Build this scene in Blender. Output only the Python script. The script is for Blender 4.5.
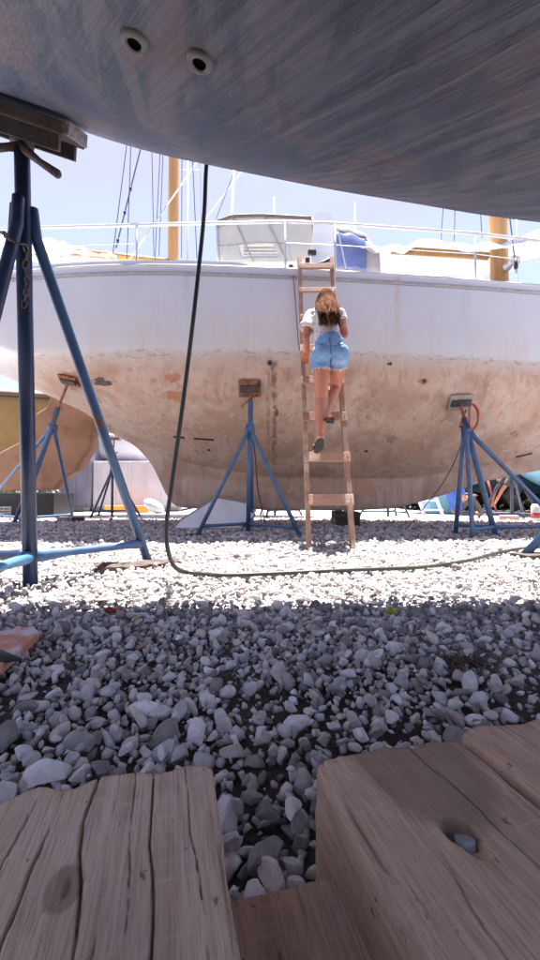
import bpy, bmesh, math, random
import numpy as np
from mathutils import Vector, Matrix, Quaternion
random.seed(7); rng = np.random.default_rng(11)
sc = bpy.context.scene
for o in list(bpy.data.objects): bpy.data.objects.remove(o)
C = sc.collection
R = math.radians

# ------------------------------------------------------------------ camera
CAMH, FPX, PITCH = 0.5, 400.0, R(1.72)
cam_d = bpy.data.cameras.new('camera'); cam = bpy.data.objects.new('camera', cam_d); C.objects.link(cam)
cam.location = (0, 0, CAMH); cam.rotation_euler = (R(90) + PITCH, 0, 0)
cam_d.sensor_fit = 'VERTICAL'; cam_d.sensor_height = 36; cam_d.lens = 36 * FPX / 960
cam_d.clip_start = 0.02; cam_d.clip_end = 600
sc.camera = cam
# ------------------------------------------------------------------ sky and sun
SUN_EL, SUN_AZ = R(77), R(8)          # azimuth measured from +Y towards +X
SUN_STRENGTH, SKY_STRENGTH = 3.5, 0.055
w = bpy.data.worlds.new('World'); sc.world = w; w.use_nodes = True
nt = w.node_tree; nt.nodes.clear()
out = nt.nodes.new('ShaderNodeOutputWorld'); bg = nt.nodes.new('ShaderNodeBackground')
sky = nt.nodes.new('ShaderNodeTexSky'); sky.sky_type = 'NISHITA'; sky.sun_disc = False
sky.sun_elevation = SUN_EL; sky.sun_rotation = SUN_AZ; sky.air_density = 1.0; sky.dust_density = .6; sky.ozone_density = 2.0
tc = nt.nodes.new('ShaderNodeTexCoord'); mp = nt.nodes.new('ShaderNodeMapping'); mp.inputs['Scale'].default_value = (1.0, 1.0, 3.2)
nz = nt.nodes.new('ShaderNodeTexNoise'); nz.inputs['Scale'].default_value = 2.1; nz.inputs['Detail'].default_value = 6; nz.inputs['Roughness'].default_value = .55
cr = nt.nodes.new('ShaderNodeValToRGB'); cr.color_ramp.elements[0].position = .40; cr.color_ramp.elements[1].position = .66
cr.color_ramp.elements[0].color = (.45, .45, .45, 1); cr.color_ramp.elements[1].color = (.9, .9, .9, 1)
mx = nt.nodes.new('ShaderNodeMixRGB'); mx.inputs[2].default_value = (1.85, 1.88, 2.5, 1)
nt.links.new(tc.outputs['Generated'], mp.inputs['Vector']); nt.links.new(mp.outputs[0], nz.inputs['Vector'])
nt.links.new(nz.outputs['Fac'], cr.inputs['Fac']); nt.links.new(cr.outputs['Color'], mx.inputs[0])
tn = nt.nodes.new('ShaderNodeMixRGB'); tn.blend_type = 'MULTIPLY'; tn.inputs[0].default_value = 1; tn.inputs[2].default_value = (1.02, .90, 1.03, 1); nt.links.new(sky.outputs['Color'], tn.inputs[1]); nt.links.new(tn.outputs[0], mx.inputs[1]); nt.links.new(mx.outputs[0], bg.inputs['Color'])
bg.inputs['Strength'].default_value = SKY_STRENGTH
nt.links.new(bg.outputs[0], out.inputs['Surface'])
sd = bpy.data.lights.new('sun', 'SUN'); so = bpy.data.objects.new('sun', sd); C.objects.link(so)
sd.energy = SUN_STRENGTH; sd.angle = R(.53); sd.color = (1, .95, .90)
sdir = Vector((math.cos(SUN_EL) * math.sin(SUN_AZ), math.cos(SUN_EL) * math.cos(SUN_AZ), math.sin(SUN_EL)))
so.rotation_euler = (-sdir).to_track_quat('-Z', 'Y').to_euler(); so.location = sdir * 50
vs = sc.view_settings; vs.view_transform = 'Standard'; vs.look = 'None'; vs.gamma = 1; vs.exposure = 2.9; vs.use_curve_mapping = False

# ------------------------------------------------------------------ helpers
def at(px, py, Y):
    u = (px - 270) / FPX; v = (480 - py) / FPX
    d = Vector((u, math.cos(PITCH) - v * math.sin(PITCH), math.sin(PITCH) + v * math.cos(PITCH)))
    return Vector((0, 0, CAMH)) + d * (Y / d.y)
def gnd(px, py, z=0.0):
    p = at(px, py, 1.0); d = p - Vector((0, 0, CAMH)); return Vector((0, 0, CAMH)) + d * ((z - CAMH) / d.z)

MATS = {}
def mat(name, c1, c2=None, scale=6, rough=.6, bump=0, bscale=40, metal=0, stretch=(1, 1, 1), lo=.35, hi=.65, c3=None, s3=2, lo3=.55, hi3=.7, rot=(0, 0, 0), detail=5, spec=.5, bdist=.01):
    if name in MATS: return MATS[name]
    m = bpy.data.materials.new(name); m.use_nodes = True; t = m.node_tree; N, Lk = t.nodes, t.links
    b = N['Principled BSDF']; b.inputs['Roughness'].default_value = rough; b.inputs['Metallic'].default_value = metal
    b.inputs['Specular IOR Level'].default_value = spec
    b.inputs['Base Color'].default_value = (*c1, 1)
    co = N.new('ShaderNodeTexCoord'); mp = N.new('ShaderNodeMapping'); mp.inputs['Scale'].default_value = stretch; mp.inputs['Rotation'].default_value = rot
    Lk.new(co.outputs['Object'], mp.inputs['Vector'])
    col = None
    def layer(prev, c, s, l, h):
        n = N.new('ShaderNodeTexNoise'); n.inputs['Scale'].default_value = s; n.inputs['Detail'].default_value = detail
        r = N.new('ShaderNodeMapRange'); r.inputs[1].default_value = l; r.inputs[2].default_value = h
        x = N.new('ShaderNodeMixRGB'); x.inputs[2].default_value = (*c, 1)
        Lk.new(mp.outputs[0], n.inputs['Vector']); Lk.new(n.outputs['Fac'], r.inputs[0]); Lk.new(r.outputs[0], x.inputs[0])
        if prev is None: x.inputs[1].default_value = (*c1, 1)
        else: Lk.new(prev, x.inputs[1])
        return x.outputs[0]
    if c2: col = layer(None, c2, scale, lo, hi)
    if c3: col = layer(col, c3, s3, lo3, hi3)
    if col: Lk.new(col, b.inputs['Base Color'])
    if bump:
        n = N.new('ShaderNodeTexNoise'); n.inputs['Scale'].default_value = bscale; n.inputs['Detail'].default_value = 6
        bp = N.new('ShaderNodeBump'); bp.inputs['Strength'].default_value = bump; bp.inputs['Distance'].default_value = bdist
        Lk.new(mp.outputs[0], n.inputs['Vector']); Lk.new(n.outputs['Fac'], bp.inputs['Height']); Lk.new(bp.outputs[0], b.inputs['Normal'])
    MATS[name] = m
    return m

def tag(o, label, cat, group=None):
    o['label'] = label; o['category'] = cat
    if group: o['group'] = group
    return o
def thing(name, label, cat, loc, group=None):
    o = bpy.data.objects.new(name, None); o.empty_display_size = .1; C.objects.link(o); o.location = loc
    return tag(o, label, cat, group)
def link_mesh(name, me, m, parent=None, smooth=True):
    if m is not None and not me.materials: me.materials.append(m)
    if smooth: me.polygons.foreach_set('use_smooth', [True] * len(me.polygons))
    o = bpy.data.objects.new(name, me); C.objects.link(o)
    if parent is not None: o.parent = parent
    return o
def wloc(o):
    v = Vector((0, 0, 0))
    while o is not None: v += o.location; o = o.parent
    return v
class MB:
    def __init__(s): s.v = []; s.f = []
    def add(s, vs, fs):
        k = len(s.v); s.v += [tuple(v) for v in vs]; s.f += [tuple(k + i for i in f) for f in fs]; return s
    def box(s, c, size, q=None, top=(1, 1), bev=0):
        hx, hy, hz = size[0] / 2, size[1] / 2, size[2] / 2; c = Vector(c)
        q = q or Quaternion()
        if bev <= 0:
            P = [(-hx, -hy, -hz), (hx, -hy, -hz), (hx, hy, -hz), (-hx, hy, -hz), (-hx * top[0], -hy * top[1], hz), (hx * top[0], -hy * top[1], hz), (hx * top[0], hy * top[1], hz), (-hx * top[0], hy * top[1], hz)]
            return s.add([c + q @ Vector(p) for p in P], [(0, 3, 2, 1), (4, 5, 6, 7), (0, 1, 5, 4), (1, 2, 6, 5), (2, 3, 7, 6), (3, 0, 4, 7)])
        bm = bmesh.new(); bmesh.ops.create_cube(bm, size=1); bmesh.ops.scale(bm, vec=size, verts=bm.verts)
        bmesh.ops.bevel(bm, geom=bm.edges[:], offset=bev, segments=2, profile=.6, affect='EDGES')
        bm.verts.index_update(); s.add([c + q @ v.co for v in bm.verts], [[v.index for v in f.verts] for f in bm.faces]); bm.free(); return s
    def tube(s, pts, rad, n=10, cap=True, ell=None):
        pts = [Vector(p) for p in pts]
        if not hasattr(rad, '__len__'): rad = [rad] * len(pts)
        T = [(pts[min(i + 1, len(pts) - 1)] - pts[max(i - 1, 0)]).normalized() for i in range(len(pts))]
        u = T[0].orthogonal().normalized() if ell is None else (Vector(ell[0]) - T[0] * Vector(ell[0]).dot(T[0])).normalized()
        k = len(s.v); asp = 1 if ell is None else ell[1]
        for i, p in enumerate(pts):
            u = (u - T[i] * u.dot(T[i])).normalized(); v = T[i].cross(u)
            for j in range(n):
                a = 2 * math.pi * j / n
                s.v.append(tuple(p + u * math.cos(a) * rad[i] + v * math.sin(a) * rad[i] * asp))
        for i in range(len(pts) - 1):
            for j in range(n):
                a, b = k + i * n + j, k + i * n + (j + 1) % n
                s.f.append((a, b, b + n, a + n))
        if cap:
            s.f.append(tuple(k + j for j in range(n))[::-1]); s.f.append(tuple(k + (len(pts) - 1) * n + j for j in range(n)))
        return s
    def ball(s, c, r, q=None, nu=16, nv=10):
        c = Vector(c); q = q or Quaternion()
        if not hasattr(r, '__len__'): r = (r, r, r)
        V = []; F = []
        for i in range(1, nv):
            t = math.pi * i / nv
            for j in range(nu):
                a = 2 * math.pi * j / nu
                V.append(c + q @ Vector((r[0] * math.sin(t) * math.cos(a), r[1] * math.sin(t) * math.sin(a), r[2] * math.cos(t))))
        V.append(c + q @ Vector((0, 0, r[2]))); V.append(c + q @ Vector((0, 0, -r[2]))); tp = len(V) - 2
        for i in range(nv - 2):
            for j in range(nu):
                a, b = i * nu + j, i * nu + (j + 1) % nu
                F.append((a, a + nu, b + nu, b))
        for j in range(nu):
            F.append((tp, j, (j + 1) % nu)); F.append((tp + 1, (nv - 2) * nu + (j + 1) % nu, (nv - 2) * nu + j))
        return s.add(V, F)
    def grid(s, fn, nu, nv):
        k = len(s.v)
        for i in range(nu + 1):
            for j in range(nv + 1): s.v.append(tuple(fn(i / nu, j / nv)))
        for i in range(nu):
            for j in range(nv):
                a = k + i * (nv + 1) + j; s.f.append((a, a + nv + 1, a + nv + 2, a + 1))
        return s
    def prism(s, poly, vec):      # poly: list of points, extruded by vec
        n = len(poly); P = [Vector(p) for p in poly]; v = Vector(vec)
        return s.add(P + [p + v for p in P], [tuple(range(n))[::-1], tuple(range(n, 2 * n))] + [(i, (i + 1) % n, n + (i + 1) % n, n + i) for i in range(n)])
    def mesh(s, name, off=(0, 0, 0)):
        me = bpy.data.meshes.new(name); o = Vector(off)
        me.from_pydata([tuple(Vector(v) - o) for v in s.v], [], s.f); me.update(); return me
    def build(s, name, m, parent=None, smooth=False, fix=True, origin=None):
        off = wloc(parent) if parent is not None else Vector(origin or (0, 0, 0))
        me = s.mesh(name, off)
        if fix:
            bm = bmesh.new(); bm.from_mesh(me); bmesh.ops.recalc_face_normals(bm, faces=bm.faces[:]); bm.to_mesh(me); bm.free()
        o = link_mesh(name, me, m, parent, smooth)
        if parent is None and origin is not None: o.location = origin
        return o
def mods_to_mesh(o, drop=True):
    dg = bpy.context.evaluated_depsgraph_get(); me = bpy.data.meshes.new_from_object(o.evaluated_get(dg))
    o.modifiers.clear(); old = o.data; o.data = me; bpy.data.meshes.remove(old); return o
def blend(o, voxel, smooth=4, fac=.5):
    m = o.modifiers.new('r', 'REMESH'); m.mode = 'VOXEL'; m.voxel_size = voxel; m.use_smooth_shade = True
    s = o.modifiers.new('s', 'SMOOTH'); s.iterations = smooth; s.factor = fac
    return mods_to_mesh(o)
def add_solid(o, t):
    m = o.modifiers.new('s', 'SOLIDIFY'); m.thickness = t; m.offset = 0; return mods_to_mesh(o)
def copy_tree(o, parent=None):
    c = o.copy(); C.objects.link(c); c.parent = parent
    for ch in list(o.children): copy_tree(ch, c)
    return c
def vnoise(x, y, seed=0):      # smooth value noise on numpy arrays
    def h(i, j):
        n = np.sin(i * 127.1 + j * 311.7 + seed * 74.7) * 43758.5453; return n - np.floor(n)
    i, j = np.floor(x), np.floor(y); fx, fy = x - i, y - j
    fx = fx * fx * (3 - 2 * fx); fy = fy * fy * (3 - 2 * fy)
    return (h(i, j) * (1 - fx) + h(i + 1, j) * fx) * (1 - fy) + (h(i, j + 1) * (1 - fx) + h(i + 1, j + 1) * fx) * fy
_TAB = {}
def interp(x, tab):
    k = id(tab)
    if k not in _TAB: _TAB[k] = (np.array([t[0] for t in tab], float), np.array([t[1] for t in tab], float), tab)
    return float(np.interp(x, _TAB[k][0], _TAB[k][1]))
def smooth_tab(tab, n=200, k=9):
    xs = np.linspace(tab[0][0], tab[-1][0], n); ys = np.interp(xs, [t[0] for t in tab], [t[1] for t in tab])
    pad = np.pad(ys, k, mode='edge'); ys = np.convolve(pad, np.ones(2 * k + 1) / (2 * k + 1), 'valid')
    return list(zip(xs, ys))

# ------------------------------------------------------------------ materials
M_blue = mat('blue_paint', (.020, .055, .13), (.028, .075, .165), 9, .42, .15, 60, c3=(.10, .05, .03), s3=7, lo3=.68, hi3=.74)
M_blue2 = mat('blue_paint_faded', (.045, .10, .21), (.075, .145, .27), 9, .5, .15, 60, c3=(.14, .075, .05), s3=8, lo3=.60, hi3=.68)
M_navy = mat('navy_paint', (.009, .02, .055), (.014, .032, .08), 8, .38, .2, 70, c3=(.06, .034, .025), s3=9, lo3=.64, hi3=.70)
M_sky = mat('light_blue_paint', (.06, .19, .34), (.09, .24, .39), 9, .4, .1, 60)
M_rust = mat('rust', (.20, .075, .04), (.34, .13, .06), 18, .8, .4, 90, c3=(.08, .035, .025), s3=11, lo3=.5, hi3=.62)
M_dark = mat('dark_metal', (.02, .018, .018), (.05, .035, .03), 20, .6, .3, 80)
M_black = mat('black_rubber', (.012, .012, .012), (.03, .03, .03), 20, .6)
M_white = mat('white_paint', (.74, .74, .76), (.62, .62, .66), 3, .4)
M_steel = mat('steel', (.6, .6, .62), (.5, .5, .5), 10, .35, metal=.6)
M_wire = mat('wire', (.16, .16, .18), None, rough=.5, metal=.3)
M_wirew = mat('pale_rope', (.6, .58, .55), None, rough=.7)
M_varn = mat('varnished_wood', (.48, .25, .08), (.56, .32, .12), 3, .4, .1, 30, stretch=(4, 4, .4), c3=(.30, .14, .05), s3=1.5, lo3=.55, hi3=.75)
M_lad = mat('ladder_wood', (.43, .25, .17), (.33, .18, .12), 5, .75, .3, 40, stretch=(1, 6, 1), c3=(.54, .40, .33), s3=3, lo3=.52, hi3=.66)
M_scrap = mat('scrap_wood', (.05, .031, .025), (.09, .06, .048), 10, .85, .5, 50, stretch=(.4, 3, 3), c3=(.025, .018, .014), s3=6, lo3=.55, hi3=.65)
M_canvas = mat('white_canvas', (.74, .73, .74), (.66, .65, .68), 3, .8, .2, 14, bdist=.02)
M_cream = mat('cream_canvas', (.60, .575, .50), (.53, .51, .45), 3, .75, .2, 12)
M_taupe = mat('taupe_canvas', (.34, .30, .28), (.42, .38, .36), 5, .8, .2, 12)
M_conc = mat('concrete', (.36, .32, .29), (.27, .24, .22), 9, .9, .4, 60)

# ------------------------------------------------------------------ ground and gravel
def ground_material():
    m = bpy.data.materials.new('gravel_ground'); m.use_nodes = True; t = m.node_tree; N, L = t.nodes, t.links; b = N['Principled BSDF']
    b.inputs['Roughness'].default_value = .9
    co = N.new('ShaderNodeTexCoord')
    v = N.new('ShaderNodeTexVoronoi'); v.inputs['Scale'].default_value = 24
    r = N.new('ShaderNodeValToRGB'); r.color_ramp.elements[0].color = (.36, .35, .36, 1); r.color_ramp.elements[1].color = (.66, .65, .68, 1)
    sx = N.new('ShaderNodeSeparateColor'); L.new(co.outputs['Object'], v.inputs['Vector']); L.new(v.outputs['Color'], sx.inputs[0]); L.new(sx.outputs[0], r.inputs[0])
    n = N.new('ShaderNodeTexNoise'); n.inputs['Scale'].default_value = .8; n.inputs['Detail'].default_value = 5; L.new(co.outputs['Object'], n.inputs['Vector'])
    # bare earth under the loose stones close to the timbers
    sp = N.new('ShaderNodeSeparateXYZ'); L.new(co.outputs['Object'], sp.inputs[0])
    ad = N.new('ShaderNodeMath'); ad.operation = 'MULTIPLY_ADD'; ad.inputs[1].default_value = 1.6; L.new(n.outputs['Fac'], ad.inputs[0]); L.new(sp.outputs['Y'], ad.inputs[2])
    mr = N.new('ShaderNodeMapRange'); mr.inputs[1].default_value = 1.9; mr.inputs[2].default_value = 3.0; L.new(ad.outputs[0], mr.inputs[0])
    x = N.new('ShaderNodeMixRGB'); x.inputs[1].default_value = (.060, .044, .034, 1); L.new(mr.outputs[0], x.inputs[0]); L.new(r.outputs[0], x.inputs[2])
    L.new(x.outputs[0], b.inputs['Base Color'])
    n2 = N.new('ShaderNodeTexNoise'); n2.inputs['Scale'].default_value = 90; n2.inputs['Detail'].default_value = 8; L.new(co.outputs['Object'], n2.inputs['Vector'])
    bp = N.new('ShaderNodeBump'); bp.inputs['Distance'].default_value = .02; bp.invert = True; L.new(v.outputs['Distance'], bp.inputs['Height'])
    bq = N.new('ShaderNodeBump'); bq.inputs['Distance'].default_value = .015; L.new(n2.outputs['Fac'], bq.inputs['Height']); L.new(bp.outputs[0], bq.inputs['Normal']); L.new(bq.outputs[0], b.inputs['Normal'])
    return m
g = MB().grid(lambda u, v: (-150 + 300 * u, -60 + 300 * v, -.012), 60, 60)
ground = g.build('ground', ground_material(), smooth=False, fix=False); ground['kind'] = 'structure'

def stone_material(name, use_obj):
    m = bpy.data.materials.new(name); m.use_nodes = True; t = m.node_tree; N, L = t.nodes, t.links; b = N['Principled BSDF']
    b.inputs['Roughness'].default_value = .82; b.inputs['Specular IOR Level'].default_value = .35
    r = N.new('ShaderNodeValToRGB'); e = r.color_ramp.elements
    e[0].color = (.17, .16, .165, 1); e[1].color = (.80, .78, .79, 1)
    for p, c in ((.12, (.22, .195, .185)), (.27, (.33, .305, .295)), (.45, (.54, .515, .505)), (.6, (.43, .34, .31)), (.66, (.52, .485, .48)), (.82, (.63, .605, .60)), (.93, (.55, .45, .40))):
        q = e.new(p); q.color = (*c, 1)
    if use_obj:
        s = N.new('ShaderNodeObjectInfo'); L.new(s.outputs['Random'], r.inputs[0])
    else:
        s = N.new('ShaderNodeAttribute'); s.attribute_name = 'tone'; L.new(s.outputs['Fac'], r.inputs[0])
    geo = N.new('ShaderNodeNewGeometry')
    n = N.new('ShaderNodeTexNoise'); n.inputs['Scale'].default_value = 55; n.inputs['Detail'].default_value = 6; n.inputs['Roughness'].default_value = .65; L.new(geo.outputs['Position'], n.inputs['Vector'])
    mr = N.new('ShaderNodeMapRange'); mr.inputs[1].default_value = .3; mr.inputs[2].default_value = .7; mr.inputs[3].default_value = .72; mr.inputs[4].default_value = 1.15; L.new(n.outputs['Fac'], mr.inputs[0])
    x = N.new('ShaderNodeVectorMath'); x.operation = 'SCALE'; L.new(r.outputs[0], x.inputs[0]); L.new(mr.outputs[0], x.inputs['Scale'])
    L.new(x.outputs[0], b.inputs['Base Color'])
    bp = N.new('ShaderNodeBump'); bp.inputs['Strength'].default_value = .5; bp.inputs['Distance'].default_value = .006; L.new(n.outputs['Fac'], bp.inputs['Height']); L.new(bp.outputs[0], b.inputs['Normal'])
    return m
M_stone, M_stone_o = stone_material('gravel_stone', False), stone_material('loose_stone', True)
def stone_template(sub, seed):
    r = random.Random(seed); bm = bmesh.new(); bmesh.ops.create_icosphere(bm, subdivisions=sub, radius=1)
    pts = np.array([v.co[:] for v in bm.verts]); fs = np.array([[v.index for v in f.verts] for f in bm.faces]); bm.free()
    for k in range(9):
        d = np.array([r.gauss(0, 1) for _ in range(3)]); d /= np.linalg.norm(d); c = r.uniform(.30, .68)
        h = pts @ d; pts = pts - np.outer(np.maximum(h - c, 0) * .97, d)
    pts *= np.array([1.15, r.uniform(.72, .95), r.uniform(.5, .75)]); return pts, fs
T1 = [stone_template(3, 50 + i) for i in range(12)]; T2 = [stone_template(2, 100 + i) for i in range(10)]; T3 = [stone_template(1, 200 + i) for i in range(10)]
def quat_mats(n):
    q = rng.normal(size=(n, 4)); q[:, 1:3] *= .45; q /= np.linalg.norm(q, axis=1)[:, None]; a, b, c, d = q.T
    return np.stack([np.stack([1 - 2 * (c * c + d * d), 2 * (b * c - a * d), 2 * (b * d + a * c)], -1), np.stack([2 * (b * c + a * d), 1 - 2 * (b * b + d * d), 2 * (c * d - a * b)], -1), np.stack([2 * (b * d - a * c), 2 * (c * d + a * b), 1 - 2 * (b * b + c * c)], -1)], 1)
def scatter(y0, y1, step, keep, zoff, half=.74, mar=.75):
    W = half * y1 + mar; xs = np.arange(-W, W, step); ys = np.arange(y0, y1, step * .9)
    X, Y = np.meshgrid(xs, ys); X = X + (np.arange(len(ys)) % 2)[:, None] * step / 2
    X = X.ravel() + rng.uniform(-.38, .38, X.size) * step; Y = Y.ravel() + rng.uniform(-.38, .38, Y.size) * step
    pn0 = vnoise(X * 3.1 + 40, Y * 3.1, 6) * .6 + vnoise(X * 7 + 9, Y * 7, 8) * .4
    kp = np.where((pn0 > .60) & (Y < 1.75) & (Y > .66), keep * .55, keep)
    k = (np.abs(X) < half * Y + mar) & (rng.random(X.size) < kp); X, Y = X[k], Y[k]
    S = np.clip(rng.lognormal(-.03, .36, X.size), .45, 2.0) * step * .56
    Z = zoff + (vnoise(X * 5, Y * 5, 3) - .5) * .02 + rng.uniform(-.004, .006, X.size)
    return X, Y, Z, S
# beams' footprints stay free of stones
def in_wood(X, Y):
    return (Y < .40) & (X > -.40) & (X < .8)
def stones_mesh(name, groups):
    V = []; F = []; tone = []; base = 0
    for X, Y, Z, S, T in groups:
        which = rng.integers(0, len(T), X.size)
        for t in range(len(T)):
            k = which == t; n = int(k.sum())
            if not n: continue
            P, fs = T[t]; Rm = quat_mats(n) * S[k][:, None, None]
            p = np.einsum('nij,vj->nvi', Rm, P) + np.stack([X[k], Y[k], Z[k]], -1)[:, None, :]
            V.append(p.reshape(-1, 3)); F.append((fs[None] + (base + np.arange(n) * len(P))[:, None, None]).reshape(-1, 3)); base += n * len(P)
            tone.append(np.repeat(rng.random(n), len(P)))
    V = np.concatenate(V); F = np.concatenate(F); me = bpy.data.meshes.new(name)
    me.vertices.add(len(V)); me.vertices.foreach_set('co', V.ravel()); me.loops.add(F.size); me.loops.foreach_set('vertex_index', F.ravel().astype(np.int32))
    me.polygons.add(len(F)); me.polygons.foreach_set('loop_start', np.arange(0, F.size, 3, dtype=np.int32)); me.polygons.foreach_set('loop_total', np.full(len(F), 3, dtype=np.int32))
    me.update(); a = me.attributes.new('tone', 'FLOAT', 'POINT'); a.data.foreach_set('value', np.concatenate(tone).astype(np.float32))
    return me
near_a = scatter(.30, 1.5, .0245, .95, .001); near_b = scatter(.36, 1.5, .034, .62, .015)
def cutwood(s):
    k = ~in_wood(s[0], s[1]); return [a[k] for a in s]
near_a, near_b = cutwood(near_a), cutwood(near_b)
chip = cutwood(scatter(.36, 1.6, .021, .3, .006)); chip[3] = chip[3] * .7
mid_a = scatter(1.5, 2.3, .0245, .96, -.003); mid_b = scatter(1.5, 2.3, .037, .62, .013)
far_a = scatter(2.3, 7.4, .031, .98, .004, .70, .6); far_b = scatter(2.3, 7.4, .05, .5, .012, .70, .6)
# the stones that show largest are single pieces
bx_ = near_b; ordr = np.argsort(bx_[1] + .25 * np.abs(bx_[0]) - (np.abs(bx_[0]) > .72 * bx_[1]) * -9)
sel = ordr[:230]; rest = np.setdiff1d(np.arange(len(bx_[0])), sel)
ax_ = near_a; orda = np.argsort(ax_[1] + .25 * np.abs(ax_[0]) + (np.abs(ax_[0]) > .72 * ax_[1]) * 9)
sela = orda[:68]; resta = np.setdiff1d(np.arange(len(ax_[0])), sela)
pool = []
for i, (P, fs) in enumerate(T1):
    me = bpy.data.meshes.new('stone'); me.from_pydata(P.tolist(), [], fs.tolist()); me.materials.append(M_stone_o)
    pool.append(me)
def place_stone(x, y, z, s, parent=ground, me=None, rot=None):
    o = bpy.data.objects.new('stone', me or random.choice(pool)); C.objects.link(o); o.parent = parent
    o.location = (x, y, z); o.scale = (s, s, s); o.rotation_euler = rot or (random.gauss(0, .45), random.gauss(0, .45), random.uniform(0, 6.28)); return o
for src, ids in ((bx_, sel), (ax_, sela)):
    for i in ids: place_stone(src[0][i], src[1][i], src[2][i], src[3][i])
bme = pool[3].copy(); bme.materials.clear(); bme.materials.append(mat('pale_stone', (.72, .71, .72), (.60, .58, .59), 30, .8, .3, 60)); place_stone(-.017, .452, .040, .031, me=bme, rot=(.5, -.6, .6))
grp = [(*[a[resta] for a in near_a], T3), (*[a[rest] for a in near_b], T2), (*mid_a, T3), (*mid_b, T3), (*chip, T3)]
gm = stones_mesh('gravel', grp); gravel = link_mesh('gravel', gm, M_stone, ground, smooth=False); gravel['kind'] = 'stuff'
bm_ico = []
for i in range(8):
    P, fs = stone_template(1, 400 + i); P0 = P[:12]
    b = bmesh.new(); vv = [b.verts.new(p) for p in P0]; bmesh.ops.convex_hull(b, input=vv); b.verts.index_update()
    b.verts.ensure_lookup_table(); bm_ico.append((np.array([v.co[:] for v in b.verts]), np.array([[v.index for v in f.verts] for f in b.faces]))); b.free()
fm = stones_mesh('far_gravel', [(*far_a, bm_ico), (*far_b, bm_ico)]); fg = link_mesh('gravel', fm, M_stone, ground, smooth=False); fg['kind'] = 'stuff'

# ------------------------------------------------------------------ timbers in the foreground
def wood_material(name, base, dark, light, stain=None):
    m = bpy.data.materials.new(name); m.use_nodes = True; t = m.node_tree; N, L = t.nodes, t.links; b = N['Principled BSDF']
    b.inputs['Roughness'].default_value = .78; b.inputs['Specular IOR Level'].default_value = .3
    co = N.new('ShaderNodeTexCoord')
    def noise(scale, stretch, detail=6, rough=.6):
        mp = N.new('ShaderNodeMapping'); mp.inputs['Scale'].default_value = stretch; L.new(co.outputs['Object'], mp.inputs['Vector'])
        n = N.new('ShaderNodeTexNoise'); n.inputs['Scale'].default_value = scale; n.inputs['Detail'].default_value = detail; n.inputs['Roughness'].default_value = rough
        n.inputs['Distortion'].default_value = .6
        L.new(mp.outputs[0], n.inputs['Vector']); return n.outputs['Fac']
    def mix(prev, fac, lo, hi, c, amt=1):
        r = N.new('ShaderNodeMapRange'); r.inputs[1].default_value = lo; r.inputs[2].default_value = hi; r.inputs[4].default_value = amt; L.new(fac, r.inputs[0])
        x = N.new('ShaderNodeMixRGB'); x.inputs[2].default_value = (*c, 1); L.new(r.outputs[0], x.inputs[0])
        if isinstance(prev, tuple): x.inputs[1].default_value = (*prev, 1)
        else: L.new(prev, x.inputs[1])
        return x.outputs[0]
    grain = noise(11, (6, .35, 6)); fine = noise(60, (7, .22, 7), 9, .75); blotch = noise(7, (1, .7, 1)); pits = noise(80, (1, .6, 1), 3)
    c = mix(base, grain, .4, .62, dark, .75); c = mix(c, blotch, .46, .64, light, .7); c = mix(c, noise(16, (1.4, .5, 1.4), 7, .7), .52, .66, tuple(.55 * v + .45 * sum(light) / 3 * .9 for v in dark), .5); c = mix(c, fine, .48, .64, tuple(v * .62 for v in dark), .7); c = mix(c, noise(150, (4, .15, 4), 6, .8), .54, .66, tuple(v * .5 for v in dark), .5); saw = noise(70, (.3, 2.2, .3), 4, .6); c = mix(c, saw, .58, .70, light, .35); c = mix(c, pits, .66, .72, tuple(v * .3 for v in dark), .8)
    if stain:
        sx, sy, ex, ey = stain
        sp = N.new('ShaderNodeVectorMath'); sp.operation = 'SUBTRACT'; sp.inputs[1].default_value = (sx, sy, 0); L.new(co.outputs['Object'], sp.inputs[0])
        sq = N.new('ShaderNodeVectorMath'); sq.operation = 'MULTIPLY'; sq.inputs[1].default_value = (1 / ex, 1 / ey, 0); L.new(sp.outputs[0], sq.inputs[0])
        ln = N.new('ShaderNodeVectorMath'); ln.operation = 'LENGTH'; L.new(sq.outputs[0], ln.inputs[0])
        ad = N.new('ShaderNodeMath'); ad.operation = 'MULTIPLY_ADD'; ad.inputs[1].default_value = .5; L.new(blotch, ad.inputs[0]); L.new(ln.outputs['Value'], ad.inputs[2])
        c = mix(c, ad.outputs[0], 1.32, 1.12, tuple(v * .45 for v in dark), .62)
    L.new(c, b.inputs['Base Color'])
    bp = N.new('ShaderNodeBump'); bp.inputs['Strength'].default_value = .8; bp.inputs['Distance'].default_value = .003; L.new(fine, bp.inputs['Height'])
    bp2 = N.new('ShaderNodeBump'); bp2.inputs['Strength'].default_value = .3; bp2.inputs['Distance'].default_value = .003; L.new(grain, bp2.inputs['Height']); L.new(bp.outputs[0], bp2.inputs['Normal'])
    L.new(bp2.outputs[0], b.inputs['Normal'])
    return m
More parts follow.
